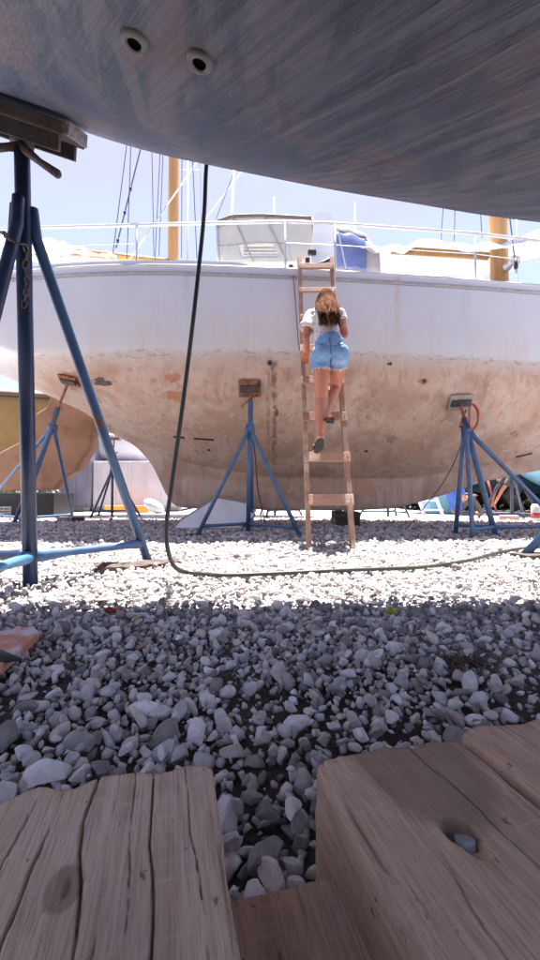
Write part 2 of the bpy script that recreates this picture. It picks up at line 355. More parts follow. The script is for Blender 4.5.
def timber(label, corner, ang, W, Ln, H, material, cracks=(), dents=(), seed=1, edge=.012, z0=0.0, endwave=.011):
    # corner: far left corner on the ground; the timber runs from there towards the viewer (-y local)
    ns = 16; nt = max(40, int(W / .0016)); nl = int(Ln / .0062)
    prof = []                                     # (u, z, nu, nz)
    for i in range(ns): prof.append((0, H * .999 * i / ns * .96, -1, 0))
    prof += [(edge * .10, H - edge * .55, -.85, .5), (edge * .45, H - edge * .12, -.5, .85)]
    for i in range(nt + 1): prof.append((edge + (W - 2 * edge) * i / nt, H, 0, 1))
    prof += [(W - edge * .45, H - edge * .12, .5, .85), (W - edge * .10, H - edge * .55, .85, .5)]
    for i in range(ns): prof.append((W, H * .96 * (1 - (i + 1) / ns), 1, 0))
    prof = np.array(prof); v = np.linspace(0, Ln, nl + 1)
    U, V = np.meshgrid(prof[:, 0], v); Z = np.tile(prof[:, 1], (nl + 1, 1)); NU = np.tile(prof[:, 2], (nl + 1, 1)); NZ = np.tile(prof[:, 3], (nl + 1, 1))
    d = (vnoise(U * 14, V * 5, seed) - .5) * .003 + (vnoise(U * 120, V * 6, seed + 1) - .5) * .0005 + (vnoise(U * 300, V * 14, seed + 5) - .5) * .0007
    d += (vnoise(Z * 40, V * 9, seed + 2) - .5) * .004
    # worn edges
    ed = np.minimum(U, W - U) < edge * 1.2; d -= ed * NZ * vnoise(V * 22, U * 0 + seed, 4) ** 3 * .014
    top = NZ > .4
    for pl, wd, dp in cracks:
        pv = np.array([p[1] for p in pl]) * Ln; pu = np.array([p[0] for p in pl]) * W
        cu = np.interp(V, pv, pu) + (vnoise(V * 30, V * 0 + seed, 9) - .5) * .003 + (vnoise(V * 160, V * 0, 12) - .5) * .0008
        inr = np.clip((V - pv[0]) / .03, 0, 1) * np.clip((pv[-1] - V) / .05, 0, 1)
        if pv[0] <= 0: inr = np.clip((pv[-1] - V) / .05, 0, 1)
        d -= top * dp * inr * np.clip(1.25 - np.abs(U - cu) / (wd * (.4 + .6 * inr) + 1e-6), 0, 1) ** .8
    for (du, dv, ru, rv, dp, sharp) in dents:
        rr = np.sqrt(((U - du * W) / ru) ** 2 + ((V - dv * Ln) / rv) ** 2) + (vnoise(U * 150, V * 150, seed + 7) - .5) * .25
        d -= top * dp * np.clip((1 - rr) * sharp, 0, 1)
    VV = V + (1 - V / Ln) * (vnoise(U * 30, U * 0, seed) - .5) * endwave * 2
    X = U + NU * d; Zf = Z + NZ * d; n = len(prof)
    pts = np.stack([X, -VV, Zf], -1).reshape(-1, 3).tolist(); F = []
    for i in range(nl):
        for j in range(n - 1):
            a = i * n + j; F.append((a, a + 1, a + n + 1, a + n))
    F.append(tuple(range(n))[::-1]); F.append(tuple(nl * n + j for j in range(n)))
    me = bpy.data.meshes.new('timber'); me.from_pydata(pts, [], F); me.update()
    o = link_mesh('timber', me, material, None, True); o.location = (corner[0], corner[1], z0); o.rotation_euler = (0, 0, ang)
    return tag(o, label, 'timber')
M_w2 = wood_material('brown_timber', (.57, .39, .275), (.39, .245, .165), (.63, .455, .34), stain=(.12, -.03, .075, .10))
M_w3 = wood_material('brown_timber_plain', (.53, .35, .25), (.35, .215, .15), (.59, .415, .305))
TH = .165
cl = gnd(3, 799, TH); cr_ = gnd(214, 776, TH); angL = math.atan2(cr_.y - cl.y, cr_.x - cl.x)
axl = Vector((math.cos(angL + R(5)), math.sin(angL + R(5)), 0)); rel = gnd(64, 888, TH) - cl; ku_ = rel.dot(axl) / (cr_ - cl).length; kv_ = -rel.dot(Vector((-axl.y, axl.x, 0))) / .95
M_w1 = wood_material('grey_timber', (.64, .475, .355), (.44, .30, .215), (.70, .55, .435), stain=(ku_ * (cr_ - cl).length, -kv_ * .95, .016, .024))
timber('grey weathered timber with long splits and a knot, at the lower left', cl, angL + R(5), (cr_ - cl).length, .95, TH, M_w1,
       cracks=[([(.16, .02), (.14, .10), (.10, .22), (.05, .35)], 0.00072, 0.0048), ([(.42, .0), (.40, .06), (.46, .16), (.49, .22)], 0.00126, 0.0096), ([(.27, .05), (.24, .16), (.26, .28), (.22, .42)], 0.00108, 0.0080),
               ([(.54, .18), (.52, .28), (.50, .5), (.47, .7)], 0.00081, 0.0064), ([(.69, .0), (.70, .10), (.72, .2), (.70, .36), (.73, .6)], 0.00099, 0.0096), ([(.60, .0), (.62, .12), (.63, .2)], 0.00054, 0.0040),
               ([(.85, .0), (.87, .12), (.90, .24)], 0.00054, 0.0040), ([(.62, .2), (.615, .34), (.60, .5)], 0.00045, 0.0032)],
       dents=[(ku_, kv_, .022, .030, .003, 1.0), (ku_ + .01, kv_ + .005, .004, .012, .004, 1.5), (.70, .055, .007, .003, .005, 2), (.66, .06, .02, .002, .002, 2)], seed=2, edge=.006)
c2 = gnd(317, 765, TH); c3 = gnd(466, 741, TH); angR = math.atan2(c3.y - c2.y, c3.x - c2.x) + R(3); WR = (c3 - c2).length
ax = Vector((math.cos(angR), math.sin(angR), 0)); rel = gnd(467, 838, TH) - c2; hu_ = rel.dot(ax) / WR; hv_ = -rel.dot(Vector((-ax.y, ax.x, 0))) / .95
timber('brown squared timber holding a stone in its bolt hole, at the lower right', c2, angR, WR, .95, TH, M_w2,
       cracks=[([(.62, .0), (.66, .1), (.66, .3), (.68, .5)], .0012, .005), ([(.30, .16), (.26, .22), (.24, .28)], .0008, .003), ([(.50, .36), (.49, .41), (.52, .46)], .0022, .006), ([(.9, .1), (.91, .3), (.9, .5)], .0008, .003)],
       dents=[(hu_, hv_, .0175, .0165, .02, 6), (.47, .165, .010, .008, .004, 2), (.2, .03, .004, .003, .003, 2), (.30, .26, .003, .004, .003, 3), (.86, .12, .004, .003, .003, 3), (.55, .3, .003, .003, .003, 3)], seed=5, edge=.010)
timber('reddish brown timber lying along the right side of the squared one', c2 + ax * (WR + .004) + Vector((-ax.y, ax.x, 0)) * .006, angR - R(1), .24, .95, TH + .002, M_w3,
       cracks=[([(.3, 0), (.32, .2), (.3, .5)], .001, .004)], seed=9, edge=.010)
p4 = gnd(205, 917, .075)
timber('short brown timber bridging the gap between the two big timbers', (p4.x - .02, p4.y + .002, 0), R(13), .26, .2, .075, M_w3,
       cracks=[([(.1, .1), (.4, .3), (.5, .6)], .0015, .004)], seed=12, edge=.008)
# stone in the bolt hole
hp = gnd(467, 838, TH)
sm = bpy.data.meshes.new('stone'); Pst, fst = stone_template(3, 77); sm.from_pydata((Pst * np.array([.0175, .0185, .012])).tolist(), [], fst.tolist())
st = link_mesh('stone', sm, mat('hole_stone', (.17, .165, .17), (.23, .22, .225), 60, .8, .3, 90)); st.location = (hp.x, hp.y, TH - .005)
tag(st, 'smooth grey stone lodged in the bolt hole of the squared timber', 'stone')

# ------------------------------------------------------------------ hull overhead
SIL = [(-330, 30), (-150, 68), (0, 103), (77, 129), (145, 150), (200, 162), (270, 176), (335, 189), (410, 201), (485, 214), (540, 221), (700, 236), (900, 240)]
def near_material():
    m = bpy.data.materials.new('antifouling_paint'); m.use_nodes = True; t = m.node_tree; N, L = t.nodes, t.links; b = N['Principled BSDF']
    b.inputs['Roughness'].default_value = .5; b.inputs['Specular IOR Level'].default_value = .45
    co = N.new('ShaderNodeTexCoord')
    def noise(scale, stretch=(1, 1, 1), rot=0, detail=6, dist=0, rough=.6):
        mp = N.new('ShaderNodeMapping'); mp.inputs['Scale'].default_value = stretch
        vr = N.new('ShaderNodeVectorRotate'); vr.rotation_type = 'Z_AXIS'; vr.inputs['Angle'].default_value = rot
        L.new(co.outputs['Object'], vr.inputs['Vector']); L.new(vr.outputs[0], mp.inputs['Vector'])
        n = N.new('ShaderNodeTexNoise'); n.inputs['Scale'].default_value = scale; n.inputs['Detail'].default_value = detail; n.inputs['Distortion'].default_value = dist; n.inputs['Roughness'].default_value = rough
        L.new(mp.outputs[0], n.inputs['Vector']); return n.outputs['Fac']
    def mix(prev, fac, lo, hi, c, amt=1):
        r = N.new('ShaderNodeMapRange'); r.inputs[1].default_value = lo; r.inputs[2].default_value = hi; r.inputs[4].default_value = amt; L.new(fac, r.inputs[0])
        x = N.new('ShaderNodeMixRGB'); x.inputs[2].default_value = (*c, 1); L.new(r.outputs[0], x.inputs[0])
        if isinstance(prev, tuple): x.inputs[1].default_value = (*prev, 1)
        else: L.new(prev, x.inputs[1])
        return x.outputs[0]
    big = noise(2.4, (1, .55, 1), R(10), 6, .5); drip = noise(5, (2.4, .45, 1), R(-12), 6, .6); red = noise(3.2, (1, .8, 1), R(25), 7, .6); fine = noise(26, detail=8)
    scr = noise(15, (.25, 3.5, 1), R(30), 5, .3)
    c = mix((.12, .12, .158), big, .42, .58, (.052, .066, .118), .95)
    c = mix(c, drip, .50, .60, (.04, .062, .105), .8); c = mix(c, red, .52, .64, (.135, .092, .10), .7)
    c = mix(c, noise(3.9, (1, .7, 1), R(60), 6, .4), .58, .72, (.13, .13, .145), .8); c = mix(c, fine, .58, .7, (.15, .145, .155), .35); c = mix(c, scr, .68, .74, (.22, .215, .235), .35)
    L.new(c, b.inputs['Base Color'])
    # brushed ridges, stronger towards +x
    rid = noise(15, (.10, 1.7, .3), R(46), 7, .45, .62)
    sp = N.new('ShaderNodeSeparateXYZ'); L.new(co.outputs['Object'], sp.inputs[0])
    mr = N.new('ShaderNodeMapRange'); mr.inputs[1].default_value = -.75; mr.inputs[2].default_value = .35; mr.inputs[3].default_value = .03; mr.inputs[4].default_value = 1; L.new(sp.outputs['X'], mr.inputs[0])
    sb = N.new('ShaderNodeMath'); sb.operation = 'SUBTRACT'; sb.inputs[1].default_value = .5; L.new(rid, sb.inputs[0])
    mu = N.new('ShaderNodeMath'); mu.operation = 'MULTIPLY'; L.new(sb.outputs[0], mu.inputs[0]); L.new(mr.outputs[0], mu.inputs[1])
    c = mix(c, mu.outputs[0], .02, .13, (.17, .168, .20), .5); c = mix(c, mu.outputs[0], -.02, -.12, (.045, .052, .085), .5); L.new(c, b.inputs['Base Color'])
    ad = N.new('ShaderNodeMath'); ad.operation = 'MULTIPLY_ADD'; ad.inputs[1].default_value = .09; L.new(fine, ad.inputs[0]); L.new(mu.outputs[0], ad.inputs[2])
    bp = N.new('ShaderNodeBump'); bp.inputs['Strength'].default_value = 1.0; bp.inputs['Distance'].default_value = .07; L.new(ad.outputs[0], bp.inputs['Height']); L.new(bp.outputs[0], b.inputs['Normal'])
    return m
YS = 2.15
pts_s = [at(a, b, YS) for a, b in SIL]
sil = smooth_tab([(p.x, p.z) for p in pts_s], 300, 8)
NEAR_C = .6      # centreline depth of the near boat
def near_section(x):
    zs = interp(x, sil); g_ = min(1, max(0, (5.2 - abs(x)) / 3.0)) ** .5; b = (YS - NEAR_C)
    sl = .86 * (zs - CAMH) / YS + .14 * .75
    pts = []
    # from the centreline outwards
    for t in np.linspace(0, 1, 22):
        y = b * t; u = 1 - t
        z = zs - b * (sl * u * .26 + .0 * u) - b * .55 * sl * (u * (1 - u) ** 2.2) * 1.0 - (1 - (1 - u)**1) * .10
        pts.append((y, z))
    # fix slope at the turn: bring in a short arc up into the topsides
    for t in np.linspace(.12, 1, 12):
        a = t * R(62); pts.append((b + .34 * math.sin(a) / math.sin(R(62)) * .8, zs + .62 * (1 - math.cos(a)) / (1 - math.cos(R(62))) * .8 + t * sl * .16))
    yT, zT = pts[-1]
    for t in (.2, .4, .6, .8, 1): pts.append((yT + .08 * t, zT + (3.62 - zT) * t))
    return pts
xs_n = np.linspace(-4.6, 4.6, 110)
secs = [near_section(x) for x in xs_n]
near = thing('sailboat', 'dark blue-grey hull overhead with brushed ridges and two drain fittings', 'sailboat', (0, NEAR_C, 0))
b = MB(); nS = len(secs[0]); W2 = 2 * nS - 1
for x, s in zip(xs_n, secs):
    ring = [(x, NEAR_C - y, z) for y, z in s[::-1]] + [(x, NEAR_C + y, z) for y, z in s[1:]]
    b.v += ring
for i in range(len(xs_n) - 1):
    for j in range(W2 - 1):
        a = i * W2 + j; b.f.append((a, a + 1, a + W2 + 1, a + W2))
    b.f.append((i * W2, (i + 1) * W2, (i + 2) * W2 - 1, (i + 1) * W2 - 1))       # deck strip
b.f.append(tuple(range(W2))); b.f.append(tuple(range((len(xs_n) - 1) * W2, len(xs_n) * W2))[::-1])
near_hull = b.build('hull', near_material(), near, smooth=True)
def near_z(x, y):
    s = near_section(x); return float(np.interp(y - NEAR_C, [p[0] for p in s], [p[1] for p in s]))
def near_hit(px, py):
    o = Vector((0, 0, CAMH)); d = at(px, py, 1) - o
    for k in range(400):
        p = o + d * (.5 + k * .006)
        if p.z > near_z(p.x, p.y): break
    e = .02
    n = Vector(((near_z(p.x + e, p.y) - near_z(p.x - e, p.y)) / (2 * e), (near_z(p.x, p.y + e) - near_z(p.x, p.y - e)) / (2 * e), -1)).normalized()
    return p, n
M_fit = mat('fitting_bronze', (.085, .08, .085), (.16, .155, .16), 22, .6, .3, 60)
for px, py in ((135, 40), (200, 60)):
    p, n = near_hit(px, py); q = n.to_track_quat('Z', 'Y')
    b = MB(); n_ = 28
    prof = [(.047, -.02), (.047, .008), (.042, .016), (.033, .019), (.025, .016), (.022, .002)]
    for r_, h in prof:
        for j in range(n_):
            a = 2 * math.pi * j / n_; b.v.append(tuple(p + q @ Vector((r_ * math.cos(a), r_ * math.sin(a), h))))
    for i in range(len(prof) - 1):
        for j in range(n_): b.f.append((i * n_ + j, i * n_ + (j + 1) % n_, (i + 1) * n_ + (j + 1) % n_, (i + 1) * n_ + j))
    f = b.build('through_hull_fitting', M_fit, near, smooth=True)
    bb = MB(); bb.tube([p + n * .0, p + n * .004], .0225, 20); bb.tube([p + n * .002, p + n * .0135], .0222, 20, cap=False); bb.build('bore', mat('bore_black', (.004, .004, .004), None, rough=1, spec=0), f)  # black disc and lining, the hole's inner dark put into their colour
# keel of the near boat, behind the viewer
b = MB()
def fk(u, v):
    x = 1.6 + 1.9 * u + .3 * v; 
    return None
kz = near_z(2.8, NEAR_C) + .08
for h, x0, x1, tk in ((kz, 2.0, 4.0, .16), (.35, 2.4, 3.8, .13), (.22, 2.45, 3.75, .09)):
    for j in range(24):
        a = 2 * math.pi * j / 24; b.v.append(((x0 + x1) / 2 + (x1 - x0) / 2 * math.cos(a), NEAR_C + tk * math.sin(a), h))
for i in range(2):
    for j in range(24): b.f.append((i * 24 + j, i * 24 + (j + 1) % 24, (i + 1) * 24 + (j + 1) % 24, (i + 1) * 24 + j))
b.f.append(tuple(range(24))); b.f.append(tuple(range(48, 72)))
b.build('keel', MATS.get('keel') or near_hull.data.materials[0], near, smooth=True)
kb = MB().box((3.1, NEAR_C, .11), (1.0, .3, .22), bev=.01).build('keel_block', M_scrap, None, origin=(3.1, NEAR_C, 0))
tag(kb, 'rough wooden block under the keel of the dark overhead boat', 'block')

# ------------------------------------------------------------------ the white and tan ketch
YC = 6.0
PROF = smooth_tab([(-5.4, 2.75), (-4.8, 2.55), (-3.85, 2.20), (-3.3, 1.95), (-2.75, 1.70), (-2.43, 1.42), (-2.0, 1.20), (-1.72, .88), (-1.57, .52), (-1.46, .31), (-1.2, .27), (0, .25), (1.2, .235), (1.9, .27), (2.55, .46), (3.15, .66), (4.05, .84), (5.2, 1.35), (6.2, 2.1), (6.9, 2.85), (7.05, 3.05)], 400, 3)
CANOE = smooth_tab([(-5.4, 2.76), (-4.8, 2.56), (-3.85, 2.21), (-2.9, 1.78), (-2.2, 1.40), (-1.4, .95), (0, .72), (2, .70), (3.5, .92), (5.2, 1.5), (6.2, 2.15), (6.9, 2.86), (7.05, 3.06)], 400, 8)
BEAM = smooth_tab([(-5.4, .72), (-4.5, 1.02), (-3.2, 1.27), (-2.2, 1.44), (-1.2, 1.5), (0, 1.48), (1.2, 1.40), (2.2, 1.28), (3.3, 1.10), (4.5, .82), (5.8, .42), (7.05, .03)], 400, 14)
SHEER = smooth_tab([(-5.4, 3.20), (-3.2, 3.12), (-1.2, 3.09), (0, 3.06), (1.5, 3.04), (3.3, 3.06), (5, 3.14), (7.05, 3.30)], 400, 14)
def far_section(x):
    zk, zc, bb, zs = interp(x, PROF), interp(x, CANOE), interp(x, BEAM), interp(x, SHEER)
    zc = max(zc, zk + .01); zw = max(2.2, min(zc + .35, zs - .1)); kw = min(.11, bb * .5); P = []
    for t in np.linspace(0, 1, 9): P.append((bb * (1 - .012 * t * t), zs + (zw - zs) * t))
    b1 = bb * .988
    for t in np.linspace(0, 1, 22)[1:]:
        th = t * math.pi / 2; P.append((kw + (b1 - kw) * math.cos(th) ** 1.9, zw - (zw - zc) * math.sin(th) ** 1.04))
    for t in np.linspace(0, 1, 9)[1:]:
        P.append((kw * (1 - .25 * t), zc + (zk - zc) * t))
    P.append((kw * .45, zk - .012)); P.append((0, zk - .016)); return P
def ketch_material():
    m = bpy.data.materials.new('ketch_hull_paint'); m.use_nodes = True; t = m.node_tree; N, L = t.nodes, t.links; b = N['Principled BSDF']
    co = N.new('ShaderNodeTexCoord')
    def noise(scale, stretch=(1, 1, 1), detail=6, dist=0, rough=.6, off=(0, 0, 0)):
        mp = N.new('ShaderNodeMapping'); mp.inputs['Scale'].default_value = stretch; mp.inputs['Location'].default_value = off; L.new(co.outputs['Object'], mp.inputs['Vector'])
        n = N.new('ShaderNodeTexNoise'); n.inputs['Scale'].default_value = scale; n.inputs['Detail'].default_value = detail; n.inputs['Distortion'].default_value = dist; n.inputs['Roughness'].default_value = rough
        L.new(mp.outputs[0], n.inputs['Vector']); return n.outputs['Fac']
    def rng_(fac, lo, hi, a=0, z=1):
        r = N.new('ShaderNodeMapRange'); r.inputs[1].default_value = lo; r.inputs[2].default_value = hi; r.inputs[3].default_value = a; r.inputs[4].default_value = z; L.new(fac, r.inputs[0]); return r.outputs[0]
    def mixf(prev, f, c):
        x = N.new('ShaderNodeMixRGB'); L.new(f, x.inputs[0])
        for k, v in ((1, prev), (2, c)):
            if isinstance(v, tuple): x.inputs[k].default_value = (*v, 1)
            else: L.new(v, x.inputs[k])
        return x.outputs[0]
    def mth(op, a, bb):
        x = N.new('ShaderNodeMath'); x.operation = op
        for k, v in ((0, a), (1, bb)):
            if isinstance(v, (int, float)): x.inputs[k].default_value = v
            else: L.new(v, x.inputs[k])
        return x.outputs[0]
    sp = N.new('ShaderNodeSeparateXYZ'); L.new(co.outputs['Object'], sp.inputs[0]); X, Z = sp.outputs['X'], sp.outputs['Z']
    # bottom: scraped tan paint
    tan = mixf((.50, .345, .27), rng_(noise(2.2, (1, 1, 1), 8, .8, .65), .4, .62), (.55, .42, .345))
    tan = mixf(tan, rng_(noise(1.3, (1, 1, 1.4), 6, .5, off=(3, 0, 1)), .46, .62, 0, .8), (.37, .235, .165))
    tan = mixf(tan, rng_(noise(9, (1, 1, .8), 8, .4, .7), .48, .72, 0, .6), (.42, .30, .24))
    tan = mixf(tan, rng_(noise(3.4, (1, 1, .6), 6, .6, off=(7, 2, 3)), .56, .68, 0, .7), (.56, .30, .19))
    tan = mixf(tan, rng_(noise(26, (1, 1, 1), 4, .3, off=(1, 5, 2)), .68, .76, 0, .5), (.13, .085, .065))
    tan = mixf(tan, rng_(noise(4.5, (3.0, 3.0, .22), 5, .3, off=(2, 2, 2)), .52, .70, 0, .62), (.28, .17, .115))
    tan = mixf(tan, rng_(noise(45, (1, 1, 1), 5, .2, .7, (3, 1, 1)), .58, .8, 0, .15), (.24, .17, .14))
    tan = mixf(tan, rng_(noise(5.5, (1.2, 1.2, 1), 7, .9, off=(9, 1, 2)), .60, .69, 0, .55), (.60, .52, .48))
    # topsides: white, faintly chalky and streaked
    wh = mixf((.62, .61, .62), rng_(noise(1.6, (1, 1, .6), 6, .4), .4, .7, 0, .5), (.53, .52, .55))
    wh = mixf(wh, rng_(noise(2.6, (1.6, 1.6, .16), 6, .5, off=(4, 4, 1)), .52, .78, 0, .34), (.58, .52, .50))
    wh = mixf(wh, mth('MULTIPLY', rng_(Z, 2.65, 2.15), rng_(noise(3, (1.5, 1.5, .5), 6, .4, .65, (8, 3, 1)), .42, .66, 0, .65)), (.60, .49, .42))
    # ragged line between them
    e = mth('ADD', Z, mth('MULTIPLY', mth('SUBTRACT', noise(7, (1, 1, 1), 7, .5, .7), .5), .10))
    # chalky band just under the line, dark scum specks on it
    col = mixf(tan, rng_(e, 1.93, 2.09, 0, .75), (.60, .52, .48))
    col = mixf(col, rng_(e, 2.085, 2.14), wh)
    scum = mth('MULTIPLY', mth('MULTIPLY', rng_(Z, 2.00, 2.07), rng_(Z, 2.16, 2.11)), rng_(noise(12, (.7, .7, 1.6), 6, .6, .7, (5, 5, 5)), .53, .62, 0, .7))
    col = mixf(col, scum, (.23, .20, .17))
    # rust runs below fittings: x position, top, bottom, width
    for xr, zt, zb, wd, c, am in ((.055, 2.0, .75, .045, (.16, .075, .045), .85), (-.02, 1.9, .9, .03, (.2, .1, .07), .6), (1.50, 3.02, 2.82, .05, (.55, .20, .10), .9), (1.50, 2.9, 2.2, .05, (.58, .42, .34), .6), (-.95, 3.0, 2.5, .05, (.5, .42, .38), .5), (2.35, 3.0, 2.4, .06, (.56, .44, .38), .5), (2.66, 1.95, 1.4, .03, (.25, .13, .08), .5), (-2.2, 2.05, 1.6, .04, (.25, .12, .07), .5)):
        xx = mth('ADD', X, mth('MULTIPLY', mth('SUBTRACT', noise(6, (1, 1, 1), 5, .3, .7, (xr, 0, 0)), .5), .12))
        f = rng_(mth('ABSOLUTE', mth('SUBTRACT', xx, xr), 0), wd, wd * .3)
        f = mth('MULTIPLY', f, mth('MULTIPLY', rng_(Z, zb, zb + .35), rng_(Z, zt + .03, zt - .02)))
        f = mth('MULTIPLY', f, rng_(noise(16, (1, 1, .5), 6, .3, .7, (xr, 2, 0)), .38, .56, 0, am)); col = mixf(col, f, c)
    L.new(col, b.inputs['Base Color'])
    L.new(rng_(e, 2.09, 2.12, .85, .38), b.inputs['Roughness'])
    bp = N.new('ShaderNodeBump'); bp.inputs['Strength'].default_value = .5; bp.inputs['Distance'].default_value = .012
    L.new(mth('MULTIPLY', noise(14, (1, 1, 1), 8, .3, .7), rng_(e, 2.12, 2.09, .05, 1)), bp.inputs['Height']); L.new(bp.outputs[0], b.inputs['Normal'])
    return m
ketch = thing('sailboat', 'white two-masted sailboat with scraped tan bottom behind the wooden ladder', 'sailboat', (0, YC, 0))
xs_f = np.unique(np.concatenate([np.linspace(-5.4, 7.05, 110), np.linspace(-2.6, -1.2, 40)]))
b = MB(); secf = [far_section(x) for x in xs_f]; nS = len(secf[0]); W2 = 2 * nS - 1
for x, s in zip(xs_f, secf): b.v += [(x, YC - y, z) for y, z in s] + [(x, YC + y, z) for y, z in s[-2::-1]]
for i in range(len(xs_f) - 1):
    for j in range(W2 - 1):
        a = i * W2 + j; b.f.append((a, a + 1, a + W2 + 1, a + W2))
b.f.append(tuple(range(W2))); b.f.append(tuple(range((len(xs_f) - 1) * W2, len(xs_f) * W2))[::-1])
khull = b.build('hull', ketch_material(), ketch, smooth=True)
def kside(x, z):                                   # near side surface depth at (x, z)
    s = far_section(x); zs_ = [p[1] for p in s][::-1]; ys_ = [p[0] for p in s][::-1]
    return YC - float(np.interp(z, zs_, ys_))
def khit(px, py):
    o = Vector((0, 0, CAMH)); d = at(px, py, 1) - o
    lo, hi = 4.0, 7.6
    for k in range(30):
        p = o + d * (4.0 + k * .12)
        if p.y > kside(p.x, p.z): lo, hi = 4.0 + (k - 1) * .12, 4.0 + k * .12; break
    for k in range(8):
        md = (lo + hi) / 2; p = o + d * md
        if p.y > kside(p.x, p.z): hi = md
        else: lo = md
    e = .02
    n = Vector(((kside(p.x + e, p.z) - kside(p.x - e, p.z)) / (2 * e), -1, (kside(p.x, p.z + e) - kside(p.x, p.z - e)) / (2 * e))).normalized()
    return p, n
M_deck = mat('deck_paint', (.70, .70, .72), (.6, .6, .62), 4, .6)
b = MB(); b.grid(lambda u, v: (lambda x: (x, YC + (v * 2 - 1) * interp(x, BEAM) * .985, interp(x, SHEER) - .05 + .07 * (1 - (2 * v - 1) ** 2)))(-5.4 + 12.4 * u), 60, 8)
b.build('deck', M_deck, ketch, smooth=True)
M_teak = mat('toe_rail_wood', (.30, .25, .235), (.42, .38, .36), 8, .7)
def along(dz, dy, r, x0=-5.3, x1=6.95, n=70, fn=None):
    pts = []
    for x in np.linspace(x0, x1, n):
        z = interp(x, SHEER) + dz; pts.append((x, kside(x, min(z, interp(x, SHEER))) + dy, z))
    return pts
# toe rail, moulding line, bulwark step
b = MB(); b.tube(along(.012, .012, .02), .020, 8); b.build('toe_rail', mat('toe_rail_white', (.66, .65, .68), (.52, .5, .5), 6, .6), ketch, smooth=True)
b = MB(); b.tube(along(-.075, -.004, .012), .0105, 6); b.build('rub_rail', M_teak, ketch, smooth=True)
b = MB(); b.tube(along(-.105, -.001, .012), .005, 6); b.build('cove_line', mat('cove_line_grey', (.33, .31, .33), None, rough=.6), ketch, smooth=True)
# raised coaming from the stern to the boarding gate
def coam(u, v):
    x = -5.2 + 5.15 * u; z0 = interp(x, SHEER); h = .075 * min(1, (1 - u) / .06)
    y = kside(x, z0) + .012
    return (x, y + (.035 if v > .5 else 0), z0 + [0, 1, 1, 0][int(round(v * 3))] * h)
b = MB(); b.grid(coam, 60, 3); b.build('coaming', M_white, ketch)
# details on the hull
M_slit = mat('slot_black', (.018, .016, .016), None, rough=.8)
def hull_patch(name, px, py, w_, h_, m, proud=.006, tilt=0, bev=.003, hole=False):
    p, n = khit(px, py); q = n.to_track_quat('Z', 'Y')
    xa = (Vector((1, 0, 0)) - n * n.x).normalized(); q = Matrix((xa, n.cross(xa), n)).transposed().to_quaternion(); ang = 0
    b = MB(); b.box(p + n * (proud * .2), (w_, h_, proud * 1.6), q @ Quaternion((0, 0, 1), ang + R(tilt)), bev=bev); return b.build(name, m, ketch, smooth=False)
for px, py, w_ in ((179, 437, .15), (204, 439, .27), (524, 455, .26)): hull_patch('slot', px, py, w_, .024, M_slit, .012, 0, .004)  # proud black plates, the dark of the recesses put into their colour
for px, py, r_ in ((270, 363, .022), (366, 451, .018), (209, 450, .016), (424, 381, .02)):
    p, n = khit(px, py); b = MB(); b.tube([p - n * .03, p + n * .006], r_ * 1.55, 16); f = b.build('through_hull_fitting', M_rust if px != 270 else M_fit, ketch)
    bb = MB(); bb.tube([p + n * .004, p + n * .0075], r_, 14); bb.build('bore', M_black, f)  # black disc standing in for the dark of an uncut hole
def blotch(px, py, rx, ry, m, seed, name='bare_patch'):
    p, n = khit(px, py); r = random.Random(seed); b = MB(); c0 = khit(px, py); V = [c0[0] + c0[1] * .0035]; k = 34; ph = r.uniform(0, 6)
    for j in range(k):
        a = 2 * math.pi * j / k; s = 1 + .25 * math.sin(2 * a + ph) + .18 * math.sin(3 * a + ph * 2.3) + .08 * math.sin(7 * a + ph) + r.uniform(-.22, .22)
        q = khit(px + rx * s * math.cos(a), py + ry * s * math.sin(a)); V.append(q[0] + q[1] * .0035)
    b.add(V, [(0, 1 + j, 1 + (j + 1) % k) for j in range(k)]); o = b.build(name, m, ketch); return add_solid(o, .005)
M_prim = mat('red_primer', (.40, .16, .10), (.46, .24, .17), 12, .85, .3, 40, c3=(.30, .20, .15), s3=5)
M_brn = mat('bare_brown', (.20, .115, .08), (.28, .17, .12), 14, .85, .3, 40)
M_brn2 = mat('bare_tan', (.30, .185, .13), (.36, .235, .17), 14, .85, .3, 40)
M_blk = mat('bare_dark', (.06, .045, .04), (.16, .10, .08), 18, .85, .3, 40)
for px, py, rx, ry, m, sd_ in ((77, 381, 12, 9, M_prim, 1), (102, 382, 9, 3.5, M_blk, 2), (173, 378, 6, 5, M_prim, 3), (176, 396, 7, 6, M_prim, 4), (391, 439, 5, 3, M_brn2, 5), (515, 434, 4, 2.4, M_brn2, 6), (390, 364, 2, 2, M_blk, 7), (423, 382, 4, 3, M_brn2, 8), (277, 413, 1.3, 3.4, M_blk, 9), (275, 380, 1.6, 4, M_brn, 10)):
    blotch(px, py, rx, ry, m, sd_)
# ------------- rigging, rails and deckhouse of the ketch
def P(px, py, Y): return at(px, py, Y)
def mast(px0, r0, Y, ztop):
    p = at(px0, 265, Y); z0 = 3.05
    b = MB(); b.tube([(p.x, Y, z0 + (ztop - z0) * t) for t in np.linspace(0, 1, 12)], [r0 * (1 - .35 * t) for t in np.linspace(0, 1, 12)], 18)
    m_ = b.build('mast', M_varn, ketch, smooth=True)
    b = MB(); b.tube([(p.x, Y, 3.04), (p.x, Y, 3.26)], [r0 * 1.5, r0 * 1.25], 18); b.build('collar', mat('collar_wood', (.5, .33, .2), (.6, .5, .4), 5, .6), m_, smooth=True)
    return p, m_
pm, mizzen = mast(173, .082, 5.75, 12.5); pM, mainm = mast(499, .125, 5.75, 14.5)
b = MB(); b.tube([pm + Vector((0, 0, -.0)), pm + Vector((0, 0, .01))], .09, 14)
